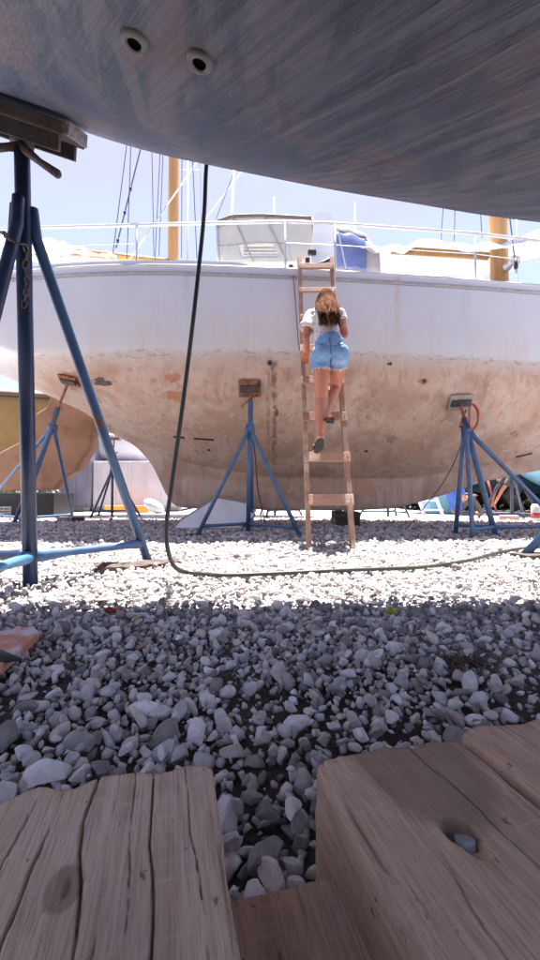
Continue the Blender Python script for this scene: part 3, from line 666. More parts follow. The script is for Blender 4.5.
# winch on the main mast
q0 = at(508, 267, 5.6); b = MB(); b.tube([q0, q0 + Vector((0, -.13, 0))], [.075, .06], 16); b.tube([q0 + Vector((0, -.13, 0)), q0 + Vector((0, -.17, 0))], [.075, .075], 16); wn = b.build('winch', M_steel, ketch, smooth=False)
b = MB(); b.tube([q0 + Vector((0, -.18, 0)), q0 + Vector((.0, -.19, -.2))], .012, 8); b.build('handle', M_steel, wn)
# booms
b = MB(); b.tube([at(488, 256.5, 5.7), at(392, 250, 5.65)], .055, 12); b.build('boom', M_varn, ketch, smooth=True)
b = MB(); b.tube([at(168, 262.5, 5.7), at(118, 256.5, 5.65), at(40, 249, 5.6)], .05, 12); b.build('boom', M_varn, ketch, smooth=True)
# guard rail
RAIL = [(-40, 231), (40, 227.5), (137, 225), (200, 223.5), (285, 221.8), (335, 223.5), (386, 227), (475, 233.5), (540, 241), (620, 252)]
def deck_y(px):
    x = 0
    for _ in range(6):
        Y = YC - interp(x, BEAM) + .06; x = at(px, 265, Y).x
    return Y
railp = [at(px, py, deck_y(px)) for px, py in RAIL]
b = MB(); b.tube(railp, .0185, 8); b.build('guard_rail', mat('rail_white', (.66, .65, .68), (.55, .53, .55), 8, .4), ketch, smooth=True)
for px in (137, 285, 335, 475, -40, 620):
    t = at(px, interp(px, RAIL), deck_y(px)); b = MB(); b.tube([(t.x, t.y, interp(t.x, SHEER) - .03), t], .0145, 8); s_ = b.build('stanchion', M_steel, ketch, smooth=True)
    bb = MB(); bb.tube([(t.x, t.y, interp(t.x, SHEER) - .03), (t.x, t.y, interp(t.x, SHEER) + .05)], .028, 10); bb.build('base', M_steel, s_)
for (a, ay, c, cy) in ((285, 243, 335, 245), (335, 245, 475, 254), (475, 254, 620, 272), (137, 243, 40, 246)):
    b = MB(); b.tube([at(a, ay, deck_y(a)), at(c, cy, deck_y(c))], .005, 5); b.build('lifeline', M_steel, ketch)
for (a, ay, Ya, c, cy, Yc_) in ((292, 262, 4.65, 284, 225, 4.62), (346, 268, 4.75, 337, 226, 4.7), (220, 262, 4.8, 232, 226, 4.7)):
    b = MB(); b.tube([at(a, ay, Ya), at(c, cy, Yc_)], .008, 6); b.build('brace', M_steel, ketch)
# stays and halyards
top_m = Vector((pm.x, 5.75, 12.3)); top_M = Vector((pM.x, 5.75, 14.2))
def stay(p0, p1, r=.006, m=M_wire):
    b = MB(); b.tube([p0, p1], r, 5); return b.build('stay', m, ketch)
def ext(pxa, pya, pxb, pyb, Ya, Yb, k=1.0):        # line through two picture points, continued upward
    a, c = at(pxa, pya, Ya), at(pxb, pyb, Yb); return a, a + (c - a) * k
for l in ((113, 253, 127, 143, 4.75, 5.05, 5), (127, 259, 131, 143, 4.75, 5.0, 5), (154, 257, 152, 155, 5.4, 5.6, 5), (155, 260, 160, 155, 5.5, 5.6, 5), (159, 256, 163, 155, 5.5, 5.65, 5), (181.5, 258, 182, 158, 5.6, 5.65, 5), (197, 259, 193, 168, 4.85, 5.0, 5), (482, 238, 480, 205, 5.5, 5.55, 8), (441, 244, 443, 208, 5.9, 5.95, 8), (454, 242, 455, 210, 5.9, 5.95, 8), (516, 270, 510, 220, 4.98, 5.2, 6)):
    a, c = ext(*l); stay(a, c, .0062 if l[0] not in (516,) else .009)
a, c = ext(116, 248, 139, 155, 4.75, 5.0, 5); stay(a, c, .0095)
for zz in (3.55, 3.95, 4.3):
    t = (zz - a.z) / (c.z - a.z); pz = a + (c - a) * t; b = MB(); b.ball(pz, (.017, .017, .03), nu=8, nv=6); b.build('shackle', M_dark, ketch)
a, c = ext(130, 259, 197, 162, 4.8, 5.9, 3.0); stay(a, c, .010, M_wirew)
a, c = ext(203, 222, 240, 174, 5.6, 6.2, 3); stay(a, c, .008, M_wirew)
a, c = ext(216, 219, 238, 162, 5.6, 6.0, 4); stay(a, c, .006)
p0 = at(516, 268, 4.97); b = MB(); b.tube([p0, p0 + Vector((0, 0, .12))], [.026, .016], 10); b.build('turnbuckle', M_dark, ketch, smooth=True)
# cockpit shelter of cream canvas on a frame
SH = 5.05
def shp(px, py, dy=0): return at(px, py, SH + dy)
outl = [shp(219, 262), shp(217.5, 222), shp(219, 219), (shp(232, 216.5)), shp(262, 215.6), shp(312, 218.5), shp(320, 262)]
hole = [shp(241, 257), shp(241, 246), shp(283, 245.5), shp(283, 257)]
b = MB()
def side(u, v):
    x = outl[0].lerp(outl[6], u); topx = [outl[1], outl[3], outl[4], outl[5]]
    tt = u * 3; i = min(2, int(tt)); tp = topx[i].lerp(topx[i + 1], tt - i)
    p = x.lerp(tp, v); p.y += .05 * math.sin(v * 3.1) * math.sin(u * 9) * .3; return p
NU, NV = 32, 16
b.grid(side, NU, NV)
b.f = [f for f in b.f if not (2.2 < (f[0] // (NV + 1)) / NU * 10 < 6.1 and 1.4 < (f[0] % (NV + 1)) / NV * 12 < 4.4)]
sh = b.build('shelter', M_cream, ketch, smooth=True); add_solid(sh, .012)
b = MB(); b.grid(lambda u, v: side(u, 1) + Vector((0, 1.6 * v, .06 * math.sin(math.pi * v))), 24, 8); rf = b.build('shelter_roof', M_cream, ketch, smooth=True); add_solid(rf, .015)
b = MB(); b.grid(lambda u, v: side(0, v) + Vector((0, 1.6 * u, .06 * math.sin(math.pi * u) * v)), 8, 8); o_ = b.build('shelter_back', M_cream, ketch, smooth=True); add_solid(o_, .012)
b = MB(); b.tube([side(u, 1) + Vector((0, -.012, 0)) for u in np.linspace(0, 1, 14)], .018, 8); b.build('shelter_trim', mat('brown_trim', (.16, .11, .10), None, rough=.7), ketch, smooth=True)
b = MB(); b.tube([side(0, v) + Vector((-.01, -.01, 0)) for v in np.linspace(0, 1, 5)], .014, 8); b.build('shelter_pole', M_steel, ketch, smooth=True)
for uu in (.34, .68, 1.0):
    b = MB(); b.tube([side(uu, v) + Vector((0, -.012, 0)) for v in np.linspace(0, 1, 7)], .011, 7); b.build('shelter_bow', M_steel if uu == 1.0 else M_taupe, ketch, smooth=True)
for vv in (.40, .86):
    b = MB(); b.tube([side(u, vv) + Vector((0, -.008, 0)) for u in np.linspace(0, 1, 16)], .006, 6); b.build('shelter_seam', M_taupe, ketch, smooth=True)
for k in range(3):
    b = MB(); y_ = 248 + k * 3.4; b.box(shp(262.5, y_, .18), (.50, .02, .03), bev=.004); b.build('slat', mat('slat_white', (.74, .77, .85), None, rough=.4), ketch)
b = MB(); b.box(shp(237, 258, .15), (.06, .05, .12), bev=.01); b.build('cleat', M_dark, ketch)
# white gate panel
gp = [at(311, 268, 4.72), at(334, 268, 4.72), at(333, 216, 4.85), at(329, 212.5, 4.86), at(317, 212.5, 4.86), at(314, 218, 4.84)]
b = MB(); b.prism(gp, (0, .05, 0)); pn = b.build('gate_panel', mat('gloss_white', (.86, .86, .83), None, rough=.6), ketch)
b = MB(); b.box(at(312, 252.5, 4.74), (.10, .06, .055), bev=.015); b.build('hasp', M_dark, pn)
b = MB(); b.tube([at(312, 265, 4.7), at(322, 263, 4.68), at(330, 259.5, 4.68)], [.012, .02, .028], 8); b.build('handle', M_dark, pn, smooth=True)
for px, py in ((307.5, 261), (291, 268)):
    b = MB(); b.box(at(px, py, 4.6), (.05, .05, .06), bev=.008); b.build('cleat', M_scrap, ketch)
# spray hood with a blue window and coach roof
def hood(u, v):
    a = math.pi * v; yy = 5.0 + 1.7 * (1 - math.cos(a)) / 2
    px = 334 + 44 * u; topz = at(334, 219 + 22 * u ** 2.2, 5.3).z; base = 3.04
    x = at(px, 240, 5.1).x
    return Vector((x, yy, base + (topz - base) * math.sin(a) ** .42 + .015 * math.sin(u * 17 + v * 9)))
b = MB(); b.grid(hood, 18, 26); hd = b.build('spray_hood', M_taupe, ketch, smooth=True); add_solid(hd, .012)
b = MB(); b.grid(lambda u, v: hood(.02 + .66 * u, .012 + .13 * v) + Vector((0, -.022, 0)), 10, 8); wnd = b.build('window', mat('blue_window', (.10, .13, .30), (.17, .20, .40), 4, .15), hd, smooth=True); add_solid(wnd, .006)
b = MB(); b.grid(lambda u, v: hood(.0 + .75 * u, .16 + .36 * v) + Vector((0, -.01, .016 + .012 * math.sin(9 * u + 7 * v))), 16, 12); o_ = b.build('hood_highlight', M_canvas, hd, smooth=True); add_solid(o_, .02)  # white sheet standing in for the bright highlights on the hood top
def roof_(u, v):
    px = 370 + 112 * u; x = at(px, 262, 5.25).x; a = math.pi * v; h = .33 * (1 - .15 * u) * min(1, (1 - abs(2 * u - 1)) * 14 + .02)
    return Vector((x, 5.15 + 1.7 * (1 - math.cos(a)) / 2, 3.03 + h * math.sin(a) ** .35))
b = MB(); b.grid(roof_, 24, 24); cr2 = b.build('coach_roof', M_white, ketch, smooth=True)
b = MB(); b.grid(lambda u, v: Vector((at(-60 + 200 * u, 262, 5.25).x, 5.1 + 1.7 * (1 - math.cos(math.pi * v)) / 2, 3.04 + (.21 + .02 * u) * math.sin(math.pi * v) ** .3 * min(1, (1 - abs(2 * u - 1)) * 14 + .02))), 20, 20)
b.build('aft_cabin', mat('pale_grey_paint', (.60, .58, .56), (.66, .65, .66), 4, .5), ketch, smooth=True)

# tarpaulins lying over the booms
def tarp(label, edge_top, edge_low, Y, depth, name='tarpaulin', sag=.03):
    n = len(edge_top)
    def fn(u, v):
        t = u * (n - 1); i = min(n - 2, int(t)); f = t - i; f = f * f * (3 - 2 * f)
        tx = edge_top[i][0] * (1 - (t - i)) + edge_top[i + 1][0] * (t - i); ty = edge_top[i][1] * (1 - f) + edge_top[i + 1][1] * f
        lx = edge_low[i][0] * (1 - (t - i)) + edge_low[i + 1][0] * (t - i); ly = edge_low[i][1] * (1 - f) + edge_low[i + 1][1] * f
        if v <= .5:
            s = v * 2; p = at(lx + (tx - lx) * s, ly + (ty - ly) * s, Y + depth * s * .5)
        else:
            s = (v - .5) * 2; p = at(tx, ty, Y + depth * .5); p = p + Vector((0, depth * .5 * s, -(.12 + .05 * math.sin(u * 20)) * s ** 1.4))
        p.z += sag * .5 * (float(vnoise(np.array(u * 9.0), np.array(v * 3.0), 4)) - .5) + .03 * (float(vnoise(np.array(u * 27.0 + v * 6), np.array(v * 2.0), 9)) - .5); p.y += .12 * (float(vnoise(np.array(u * 22.0 + v * 4), np.array(v * 2.5), 2)) - .5); return p
    b = MB(); b.grid(fn, 60, 18); o = b.build(name, M_canvas, None, smooth=True); add_solid(o, .006); return tag(o, label, 'tarpaulin')
tarp('white tarpaulin sagging over the boom beside the right mast', [(358, 243), (380, 246), (405, 244), (430, 239), (452, 243), (475, 244), (500, 243), (520, 236), (545, 228), (580, 215)], [(356, 248), (378, 254), (402, 254), (424, 242), (450, 248), (475, 250), (500, 250), (520, 243), (545, 236), (580, 225)], 5.0, 1.4)
tarp('white tarpaulin spread over the boom left of the left mast', [(-40, 226), (0, 232), (35, 238), (52, 239), (75, 246), (100, 251), (116, 254.5)], [(-40, 246), (0, 250), (35, 254), (52, 255), (75, 255), (100, 256), (116, 257)], 5.2, 1.2)
# keel blocks
for k, (px, Yk, w_, lab) in enumerate(((345, 5.95, .34, 'dark timber block pile carrying the keel just behind the ladder'), (225, 6.0, .3, 'dark timber block pile under the keel behind the leaning white panel'))):
    x = at(px, 515, Yk).x; t = thing('keel_block_pile', lab, 'block pile', (x, Yk, 0)); r = random.Random(k)
    for l in range(2):
        for s_ in (-.5, .5):
            b = MB(); b.box((x + s_ * w_ * .55, Yk - .02, .055 + l * .108), (w_ * .5, .42 + r.uniform(-.05, .05), .104), Quaternion((0, 0, 1), r.uniform(-.06, .06)), bev=.006); b.build('block', M_scrap if (l + k) % 2 else M_dark, t)

# ------------------------------------------------------------------ boat stands
def boat_stand(label, base, feet, top, pad, pad_n, r=.03, mp_=M_blue, ml=None, pad_size=(.26, .20), join=.80, pad_m=M_rust, handle=(.16, 20), lean_pole=True, brace_h=.11, mb=None, group='blue tripod boat stands', rod_m=M_rust):
    base, top, pad = Vector(base), Vector(top), Vector(pad); n = Vector(pad_n).normalized(); ml = ml or mp_; mb = mb or mp_
    t = thing('boat_stand', label, 'boat stand', (base.x, base.y, 0), group)
    b = MB(); b.tube([base, top], r, 16); b.build('pole', mp_, t, smooth=True)
    j = base.lerp(top, join); ax_ = (top - base).normalized()
    b = MB(); b.tube([j - ax_ * .05, j + ax_ * .05], r * 1.35, 16); b.build('collar', mp_, t, smooth=True)
    for f in feet:
        f = Vector(f); o = (f - base); o.z = 0; o.normalize()
        s0 = j + o * r * 1.2 + ax_ * .04; s1 = j + o * r * 2.0 - ax_ * .10
        fl = MB(); fl.tube([s0, s1, s1.lerp(f, .12), f], [r * .8, r * .85, r * .82, r * .82], 14); lg = fl.build('leg', ml, t, smooth=True)
        bw = MB(); bw.tube([s1.lerp(f, .004) + Vector((r * .9 * math.cos(a_), r * .9 * math.sin(a_), .012 * math.sin(3 * a_))) for a_ in np.linspace(0, 6.283, 14)], r * .16, 5, cap=False); bw.build('weld_bead', ml, lg, smooth=True)
        # foot plate
        b = MB(); b.box((f.x, f.y, .008), (r * 3.6, r * 3.6, .012), bev=.003); b.build('foot_plate', M_dark, lg)
        # brace with flattened ends, from the pole to the leg
        h = base.lerp(top, brace_h / max(.5, (top - base).length)); k = (s1.z - brace_h) / max(.01, s1.z - f.z); e = s1.lerp(f, k)
        b = MB(); b.tube([h + (e - h) * q for q in (.03, .12, .2, .8, .9, .985)], [r * .75, r * .78, r * .66, r * .66, r * .74, r * .7], 12, ell=((0, 0, 1), .95)); b.build('brace', mb, t, smooth=True)
    # screw, handle and pad
    d = (pad - top); b = MB(); pts = []; rr = []
    for i in range(25):
        pts.append(top + d * (i / 24)); rr.append(r * (.48 if i % 2 else .56))
    b.tube(pts, rr, 10); b.build('screw', rod_m, t, smooth=True)
    if handle:
        c = top.lerp(pad, .15); u = Vector((math.cos(R(handle[1])), math.sin(R(handle[1])) * .5, math.sin(R(handle[1])))).normalized()
        b = MB(); b.tube([c - u * handle[0] + Vector((0, 0, -handle[0] * .5)), c, c + u * handle[0] * .8 + Vector((0, 0, .0))], [r * .42, r * .46, r * .42], 8); b.build('handle', rod_m, t, smooth=True)
    xa = (Vector((1, 0, 0)) - n * n.x).normalized(); q = Matrix((xa, n.cross(xa), n)).transposed().to_quaternion()
    b = MB(); b.box(pad, (pad_size[0], pad_size[1], .028), q, bev=.008); pd = b.build('pad', pad_m, t)
    b = MB(); b.box(pad + n * .024, (pad_size[0] * .86, pad_size[1] * .42, .02), q, bev=.006); b.build('pad_rib', M_dark, pd)
    return t
# mid stand under the ketch
pp, pn_ = khit(250, 388); G = lambda px, py: gnd(px, py)
mb_ = Vector((-.272, 4.98, 0)); tp = pp + pn_ * .03
boat_stand('pale blue boat stand with rusty pad, left of the wooden ladder', mb_, [gnd(197, 536), gnd(301, 538), Vector((-.25, 5.62, 0))], (mb_ + Vector((tp.x * .98 + .004, tp.y + .02, 1.58 )) - mb_) , tp, pn_, r=.029, mp_=M_blue2, ml=M_blue2, handle=(.12, 22))
# right stand
pp, pn_ = khit(459, 402); tp = pp + pn_ * .03; rb = gnd(496, 537)
rs = boat_stand('blue boat stand with a red hose ring, right of the wooden ladder', rb, [gnd(455.5, 534), gnd(473, 541), gnd(572, 536)], at(464, 418, tp.y - .05), tp, pn_, r=.031, mp_=M_blue2, pad_m=M_conc, pad_size=(.30, .2), join=.90, handle=(.12, 55))
# coiled red hose hung on the stand
b = MB()
cc = at(472.5, 415, tp.y - .13)
for k in range(4):
    b.tube([cc + Vector((.055 * math.sin(a) + .004 * k, .02 * math.cos(a * 2) + .012 * k - .02, .155 * math.cos(a) - .02)) for a in np.linspace(0, 2 * math.pi, 28)], .012, 8, cap=False)
tag(b.build('hose_coil', mat('red_hose', (.34, .055, .05), (.44, .12, .10), 12, .5), None, smooth=True), 'red hose coil hanging at the top of the right-hand stand', 'hose')
# left stand, seen between the legs of the near stand
pp, pn_ = khit(70, 379); tp = pp + pn_ * .03
boat_stand('faded blue boat stand under the stern, behind the dark near stand', gnd(20, 522), [gnd(73.5, 521), gnd(-26, 518), Vector((-3.75, 5.85, 0))], at(58, 408, tp.y + .42), tp, pn_, r=.033, mp_=M_blue2, join=.86, handle=None, pad_size=(.24, .16))
# near stand: dark blue, close to the viewer
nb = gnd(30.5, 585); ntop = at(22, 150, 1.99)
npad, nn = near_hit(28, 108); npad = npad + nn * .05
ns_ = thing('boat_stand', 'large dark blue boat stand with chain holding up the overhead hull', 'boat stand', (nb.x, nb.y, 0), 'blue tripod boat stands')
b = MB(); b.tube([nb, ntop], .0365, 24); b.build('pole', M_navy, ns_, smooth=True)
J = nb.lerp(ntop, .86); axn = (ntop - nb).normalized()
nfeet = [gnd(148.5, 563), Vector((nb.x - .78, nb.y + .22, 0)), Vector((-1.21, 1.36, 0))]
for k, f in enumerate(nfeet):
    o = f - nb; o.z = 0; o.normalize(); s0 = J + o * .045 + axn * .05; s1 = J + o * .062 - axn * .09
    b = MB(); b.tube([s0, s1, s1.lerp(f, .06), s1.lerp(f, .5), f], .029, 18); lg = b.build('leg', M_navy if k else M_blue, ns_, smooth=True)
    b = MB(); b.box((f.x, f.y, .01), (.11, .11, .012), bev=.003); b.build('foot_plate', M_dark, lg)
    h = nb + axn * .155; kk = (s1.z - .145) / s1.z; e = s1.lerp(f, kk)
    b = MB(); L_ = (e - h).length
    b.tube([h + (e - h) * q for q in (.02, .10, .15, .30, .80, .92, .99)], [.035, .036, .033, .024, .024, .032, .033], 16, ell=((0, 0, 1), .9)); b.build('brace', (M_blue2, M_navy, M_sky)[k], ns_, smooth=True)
b = MB(); pts = [ntop + (npad - ntop) * (i / 20) for i in range(21)]; b.tube(pts, [.021 if i % 2 else .024 for i in range(21)], 12); b.build('screw', M_dark, ns_, smooth=True)
c0 = ntop + axn * .015
b = MB(); b.tube([at(-14, 149, 1.93), at(8, 147, 1.96), c0, at(40, 162, 1.9), at(57, 173.5, 1.86)], [.020, .018, .026, .0165, .020], 12); b.ball(at(57, 173.5, 1.86), .0205, nu=12, nv=8); b.build('handle', mat('rusty_brown_metal', (.06, .04, .045), (.11, .07, .06), 14, .6, .3, 60), ns_, smooth=True)
b = MB(); b.tube([ntop + Vector((0, 0, .03)), ntop + Vector((0, 0, .12))], .055, 18); b.build('socket', M_dark, ns_, smooth=True)
q = nn.to_track_quat('Z', 'Y'); xa = q.inverted() @ Vector((1, 0, 0)); q = q @ Quaternion((0, 0, 1), math.atan2(xa.y, xa.x))
M_padw = mat('tarred_wood', (.035, .028, .027), (.07, .05, .045), 16, .7, .5, 50)
b = MB(); b.box(npad - nn * .0, (.46, .26, .055), q, bev=.008); pd = b.build('pad', M_padw, ns_)
for s_ in (-1, 1):
    b = MB(); b.box(npad + nn * .06 + q @ Vector((0, s_ * .09, 0)), (.40, .03, .07), q, bev=.004); b.build('channel', M_dark, pd)
b = MB(); b.box(npad + nn * -.01 + q @ Vector((.235, 0, 0)), (.03, .22, .06), q, bev=.006); b.build('pad_edge', mat('torn_edge', (.13, .12, .13), (.3, .28, .3), 40, .9, .8, 60), pd)
# chain looped round the legs
ch0 = at(8, 238, 1.86); ch1 = at(27, 245, 1.90); path = [at(2, 232, 1.9), at(9, 238, 1.85), at(16, 243, 1.86), at(24, 244, 1.89), at(27.5, 252, 1.93), at(25, 268, 1.95), at(28, 284, 1.96), at(25, 300, 1.97), at(22, 315, 1.97)]
seg = []; 
for i in range(len(path) - 1):
    L_ = (path[i + 1] - path[i]).length; k = max(1, int(L_ / .026)); seg += [path[i].lerp(path[i + 1], j / k) for j in range(k)]
b = MB()
for i in range(len(seg) - 1):
    d = (seg[i + 1] - seg[i]).normalized(); u = d.orthogonal().normalized(); u = Quaternion(d, (i % 2) * 1.57 + .5 * math.sin(i)) @ u; c = (seg[i] + seg[i + 1]) / 2
    b.tube([c + d * .021 * math.cos(a) + u * .0115 * math.sin(a) for a in np.linspace(0, 2 * math.pi, 13)], .0042, 6, cap=False)
b.build('chain', mat('chain_metal', (.05, .045, .05), (.13, .10, .09), 30, .5, .2, 60, metal=.3), ns_, smooth=True)
# one more near stand of which only a foot shows at the right edge
fs = gnd(525, 559); fb = Vector((fs.x + .80, fs.y + .22, 0))
boat_stand('blue boat stand whose single foot enters at the right edge', fb, [fs + Vector((0, 0, .035)), fb + Vector((.6, .3, 0)), fb + Vector((.1, -.68, 0))], fb + Vector((0, -.2, 1.25)), Vector((fb.x, fb.y - .45, near_z(fb.x, fb.y - .45) - .03)), (0, .2, -1), r=.036, mp_=M_navy, ml=M_blue, brace_h=.42, join=.62)
def board(label, c, size, yaw, m=M_scrap, cat='board', z=None, pitch=0, name='board'):
    b = MB(); b.box((0, 0, 0), size, Quaternion((0, 0, 1), yaw) @ Quaternion((0, 1, 0), pitch), bev=min(size) * .12); o = b.build(name, m, None, origin=(0, 0, 0))
    o.location = (c[0], c[1], (size[2] / 2 if z is None else z)); return tag(o, label, cat)
board('dark wood block under the foot at the right edge', (fs.x + .04, fs.y - .02, 0), (.24, .16, .045), .25, M_scrap)
board('small dark wood block under the near foot of the right-hand stand', gnd(475, 543), (.15, .10, .04), .1, M_dark)
board('thin brown board under the left foot of the middle stand', gnd(187, 537), (.26, .09, .03), .75, M_scrap)
board('short tan wood piece lying at the right foot of the middle stand', gnd(297, 542), (.13, .07, .03), -.2, M_lad)
for k, (px, py, lab) in enumerate(((64, 522, 'tan brick beside the foot of the stern stand, left of its pair'), (78, 522, 'darker brick beside the foot of the stern stand, right of its pair'), (17, 529, 'pale brick nearest the dark stand pole'))):
    board(lab, gnd(px, py), (.19, .11, .085), .2 * k, M_conc if k != 1 else M_scrap, 'brick', name='brick')

# splintered plank by the near stand
def splinter(label, p0, p1, w_, h_, seed, m=M_scrap):
    p0, p1 = Vector(p0), Vector(p1); d = (p1 - p0); Ln = d.length; d.normalize(); s = Vector((-d.y, d.x, 0)); r = random.Random(seed); b = MB(); n = 16
    for i in range(n + 1):
        t = i / n; ww = w_ * (1 - .25 * abs(2 * t - 1) ** 3 + r.uniform(-.12, .12)); hh = h_ * (1 + r.uniform(-.2, .2)) * (1 - .55 * t); c = p0 + d * Ln * t
        for (u, z) in ((-1, 0), (-1.05, .7), (-.4, 1.0), (.1, .82), (.5, 1.05), (1, .6), (1.02, 0)): b.v.append(tuple(c + s * u * ww / 2 + Vector((0, 0, z * hh + .004)) + d * r.uniform(-.02, .02) * (1 if i in (0, n) else .2)))
    for i in range(n):
        for j in range(7): b.f.append((i * 7 + j, i * 7 + (j + 1) % 7, (i + 1) * 7 + (j + 1) % 7, (i + 1) * 7 + j))
    b.f.append(tuple(range(7))); b.f.append(tuple(range(n * 7, n * 7 + 7)))
    return tag(b.build('plank', m, None, smooth=False), label, 'plank')
splinter('splintered dark brown plank on the gravel beside the near stand foot', gnd(98, 575), gnd(186, 562), .13, .055, 3)
# flaking orange board at the left edge
oc = gnd(3, 668); M_or = mat('flaking_orange', (.42, .15, .09), (.55, .25, .17), 9, .75, .5, 40, c3=(.50, .48, .48), s3=7, lo3=.5, hi3=.58)
b = MB(); pl = [gnd(-60, 690), gnd(2, 684), gnd(39, 648), gnd(34, 641), gnd(-10, 648), gnd(-60, 656)]
b.prism([p + Vector((0, 0, .022)) for p in pl], (0, 0, .03)); ob = tag(b.build('board', M_or, None), 'flaking orange painted board lying at the left edge', 'board')
bv = ob.modifiers.new('b', 'BEVEL'); bv.width = .006; bv.segments = 2; mods_to_mesh(ob)
hc = gnd(4, 658, .053); b = MB(); b.tube([hc + Vector((-.09, 0, -.001)), hc + Vector((-.03, .003, .002)), hc + Vector((.05, -.008, -.001))], [.004, .016, .003], 10, ell=((0, 0, 1), 2.2)); b.build('knot_hole', M_black, ob, smooth=True)

# ------------------------------------------------------------------ hose
hp_ = [at(213, 120, 2.42), at(206.5, 165, 2.42), at(204, 215, 2.41), at(197, 285, 2.40), at(189, 355, 2.39), at(180, 425, 2.37), at(171, 490, 2.34), at(166.5, 525, 2.32), at(168, 550, 2.29), at(176, 568, 2.27), gnd(192, 579), gnd(225, 581.5), gnd(290, 579), gnd(350, 576), gnd(420, 573), gnd(465, 566.5), gnd(500, 557), gnd(530, 552), gnd(575, 548)]
for i in range(10, len(hp_)): hp_[i] = hp_[i] + Vector((0, 0, .036))
hp_ = [Vector((hp_[0].x + .02, 2.40, 3.66)), Vector((hp_[0].x + .015, 2.42, 3.1))] + hp_
def catmull(pts, k=10):
    out_ = []; n = len(pts)
    for i in range(n - 1):
        p0, p1, p2, p3 = pts[max(0, i - 1)], pts[i], pts[i + 1], pts[min(n - 1, i + 2)]
        for j in range(k):
            t = j / k; out_.append(.5 * ((2 * p1) + (p2 - p0) * t + (2 * p0 - 5 * p1 + 4 * p2 - p3) * t * t + (3 * p1 - p0 - 3 * p2 + p3) * t ** 3))
    return out_ + [pts[-1]]
b = MB(); b.tube(catmull(hp_), .0128, 12)
tag(b.build('garden_hose', mat('olive_hose', (.016, .017, .014), (.032, .035, .025), 5, .45, .1, 40, c3=(.05, .06, .035), s3=2.2, lo3=.55, hi3=.65), None, smooth=True), 'dark olive hose hanging from the overhead hull and snaking over the gravel', 'hose')
# thin cord hanging down the ketch behind the middle stand
b = MB(); b.tube(catmull([at(252, 432, 4.85), at(255, 455, 4.9), at(258, 490, 5.0), at(262, 508, 5.1), gnd(266, 528) + Vector((0, 0, .012))]), .007, 6)
tag(b.build('cord', M_black, None, smooth=True), 'thin black cord dangling behind the middle stand', 'cord')
b = MB(); b.tube(catmull([khit(293, 276)[0] + Vector((0, -.012, 0)), khit(296, 310)[0] + Vector((0, -.02, 0)), khit(298, 340)[0] + Vector((0, -.02, 0)), khit(300, 352)[0] + Vector((0, -.02, 0))]), .006, 6)
tag(b.build('cord', M_wire, None, smooth=True), 'thin grey line hanging down the white topsides left of the ladder', 'cord')
b = MB(); b.tube(catmull([khit(459, 445)[0] + Vector((0, -.04, -.02)), khit(452, 462)[0] + Vector((0, -.06, -.02)), khit(440, 484)[0] + Vector((0, -.08, 0)), khit(427, 496)[0] + Vector((0, -.16, -.03)), gnd(405, 532) + Vector((0, 0, .012))]), .0065, 6)
tag(b.build('cord', M_black, None, smooth=True), 'thin dark cord running down the bow behind the right stand', 'cord')

# ------------------------------------------------------------------ ladder
LB0, LB1 = gnd(309, 549), gnd(353, 549); LT0, LT1 = at(299.5, 268, 4.45), at(332, 268, 4.45)
lad = thing('ladder', 'homemade wooden ladder leaning against the white sailboat', 'ladder', ((LB0.x + LB1.x) / 2, LB0.y, 0))
def lp(s, side): return (LB0.lerp(LT0, s) if side == 0 else LB1.lerp(LT1, s))
lup = (LT0 - LB0).normalized(); lside = Vector((1, 0, 0)); lnorm = lside.cross(lup).normalized()
if lnorm.y > 0: lnorm = -lnorm
def orient(xd, zd):
    z = zd.normalized(); x = (xd - z * xd.dot(z)).normalized(); y = z.cross(x); return Matrix((x, y, z)).transposed().to_quaternion()
for sd_ in (0, 1):
    a, c = lp(0, sd_), lp(1.04, sd_); d = (c - a); b = MB(); b.box((a + c) / 2 + Vector((0, 0, .005)), (.042, .075, d.length), orient(lside, d), bev=.004); b.build('rail', M_lad, lad)
for k, s_ in enumerate((.137, .268, .40, .528, .648, .77, .885, .99)):
    a, c = lp(s_, 0), lp(s_, 1); m_ = (a + c) / 2 + lnorm * .053; wd = (c - a).length + (.055 if k < 5 else .03)
    hh = (.098, .092, .088, .082, .075, .06, .055, .07)[k]
    b = MB(); b.box(m_, (wd, .026, hh), orient(c - a, lup) @ Quaternion((0, 1, 0), random.uniform(-.012, .012)), bev=.004); rg = b.build('rung', M_lad, lad)
    for e in (-1, 1):
        bb = MB(); bb.tube([m_ + lnorm * .012 + (c - a).normalized() * e * ((c - a).length / 2), m_ + lnorm * .016 + (c - a).normalized() * e * ((c - a).length / 2)], .006, 8); bb.build('nail', M_dark, rg)
b = MB(); b.tube([lp(.10, 1) + Vector((0, .05, 0)), lp(.135, 0).lerp(lp(.135, 1), .62) + Vector((0, .06, 0))], .004, 5); b.build('tie_wire', M_wire, lad)

# white panel leaning by the keel
b = MB(); pl = [(172.5, 528.5, 5.25), (180, 519, 5.3), (216, 497.5, 5.55), (249, 507, 5.6), (255, 519, 5.5), (240, 528, 5.3)]
pz = [at(px, py, Y) for px, py, Y in pl]
for i in (0, 5): pz[i].z = max(.006, min(pz[i].z, .02))
nrm = (pz[2] - pz[0]).cross(pz[5] - pz[0]).normalized(); nrm = nrm if nrm.y > 0 else -nrm
pz = [p - nrm * (p - pz[0]).dot(nrm) for p in pz]
b.prism(pz, nrm * .03); wp = tag(b.build('panel', M_white, None), 'white polygonal panel leaning low behind the middle stand', 'panel')
b = MB(); 
for i in range(6): b.tube([pz[i] - nrm * .002, pz[(i + 1) % 6] - nrm * .002], .011, 6)
b.build('edging', mat('panel_edging', (.30, .27, .27), None, rough=.7), wp)

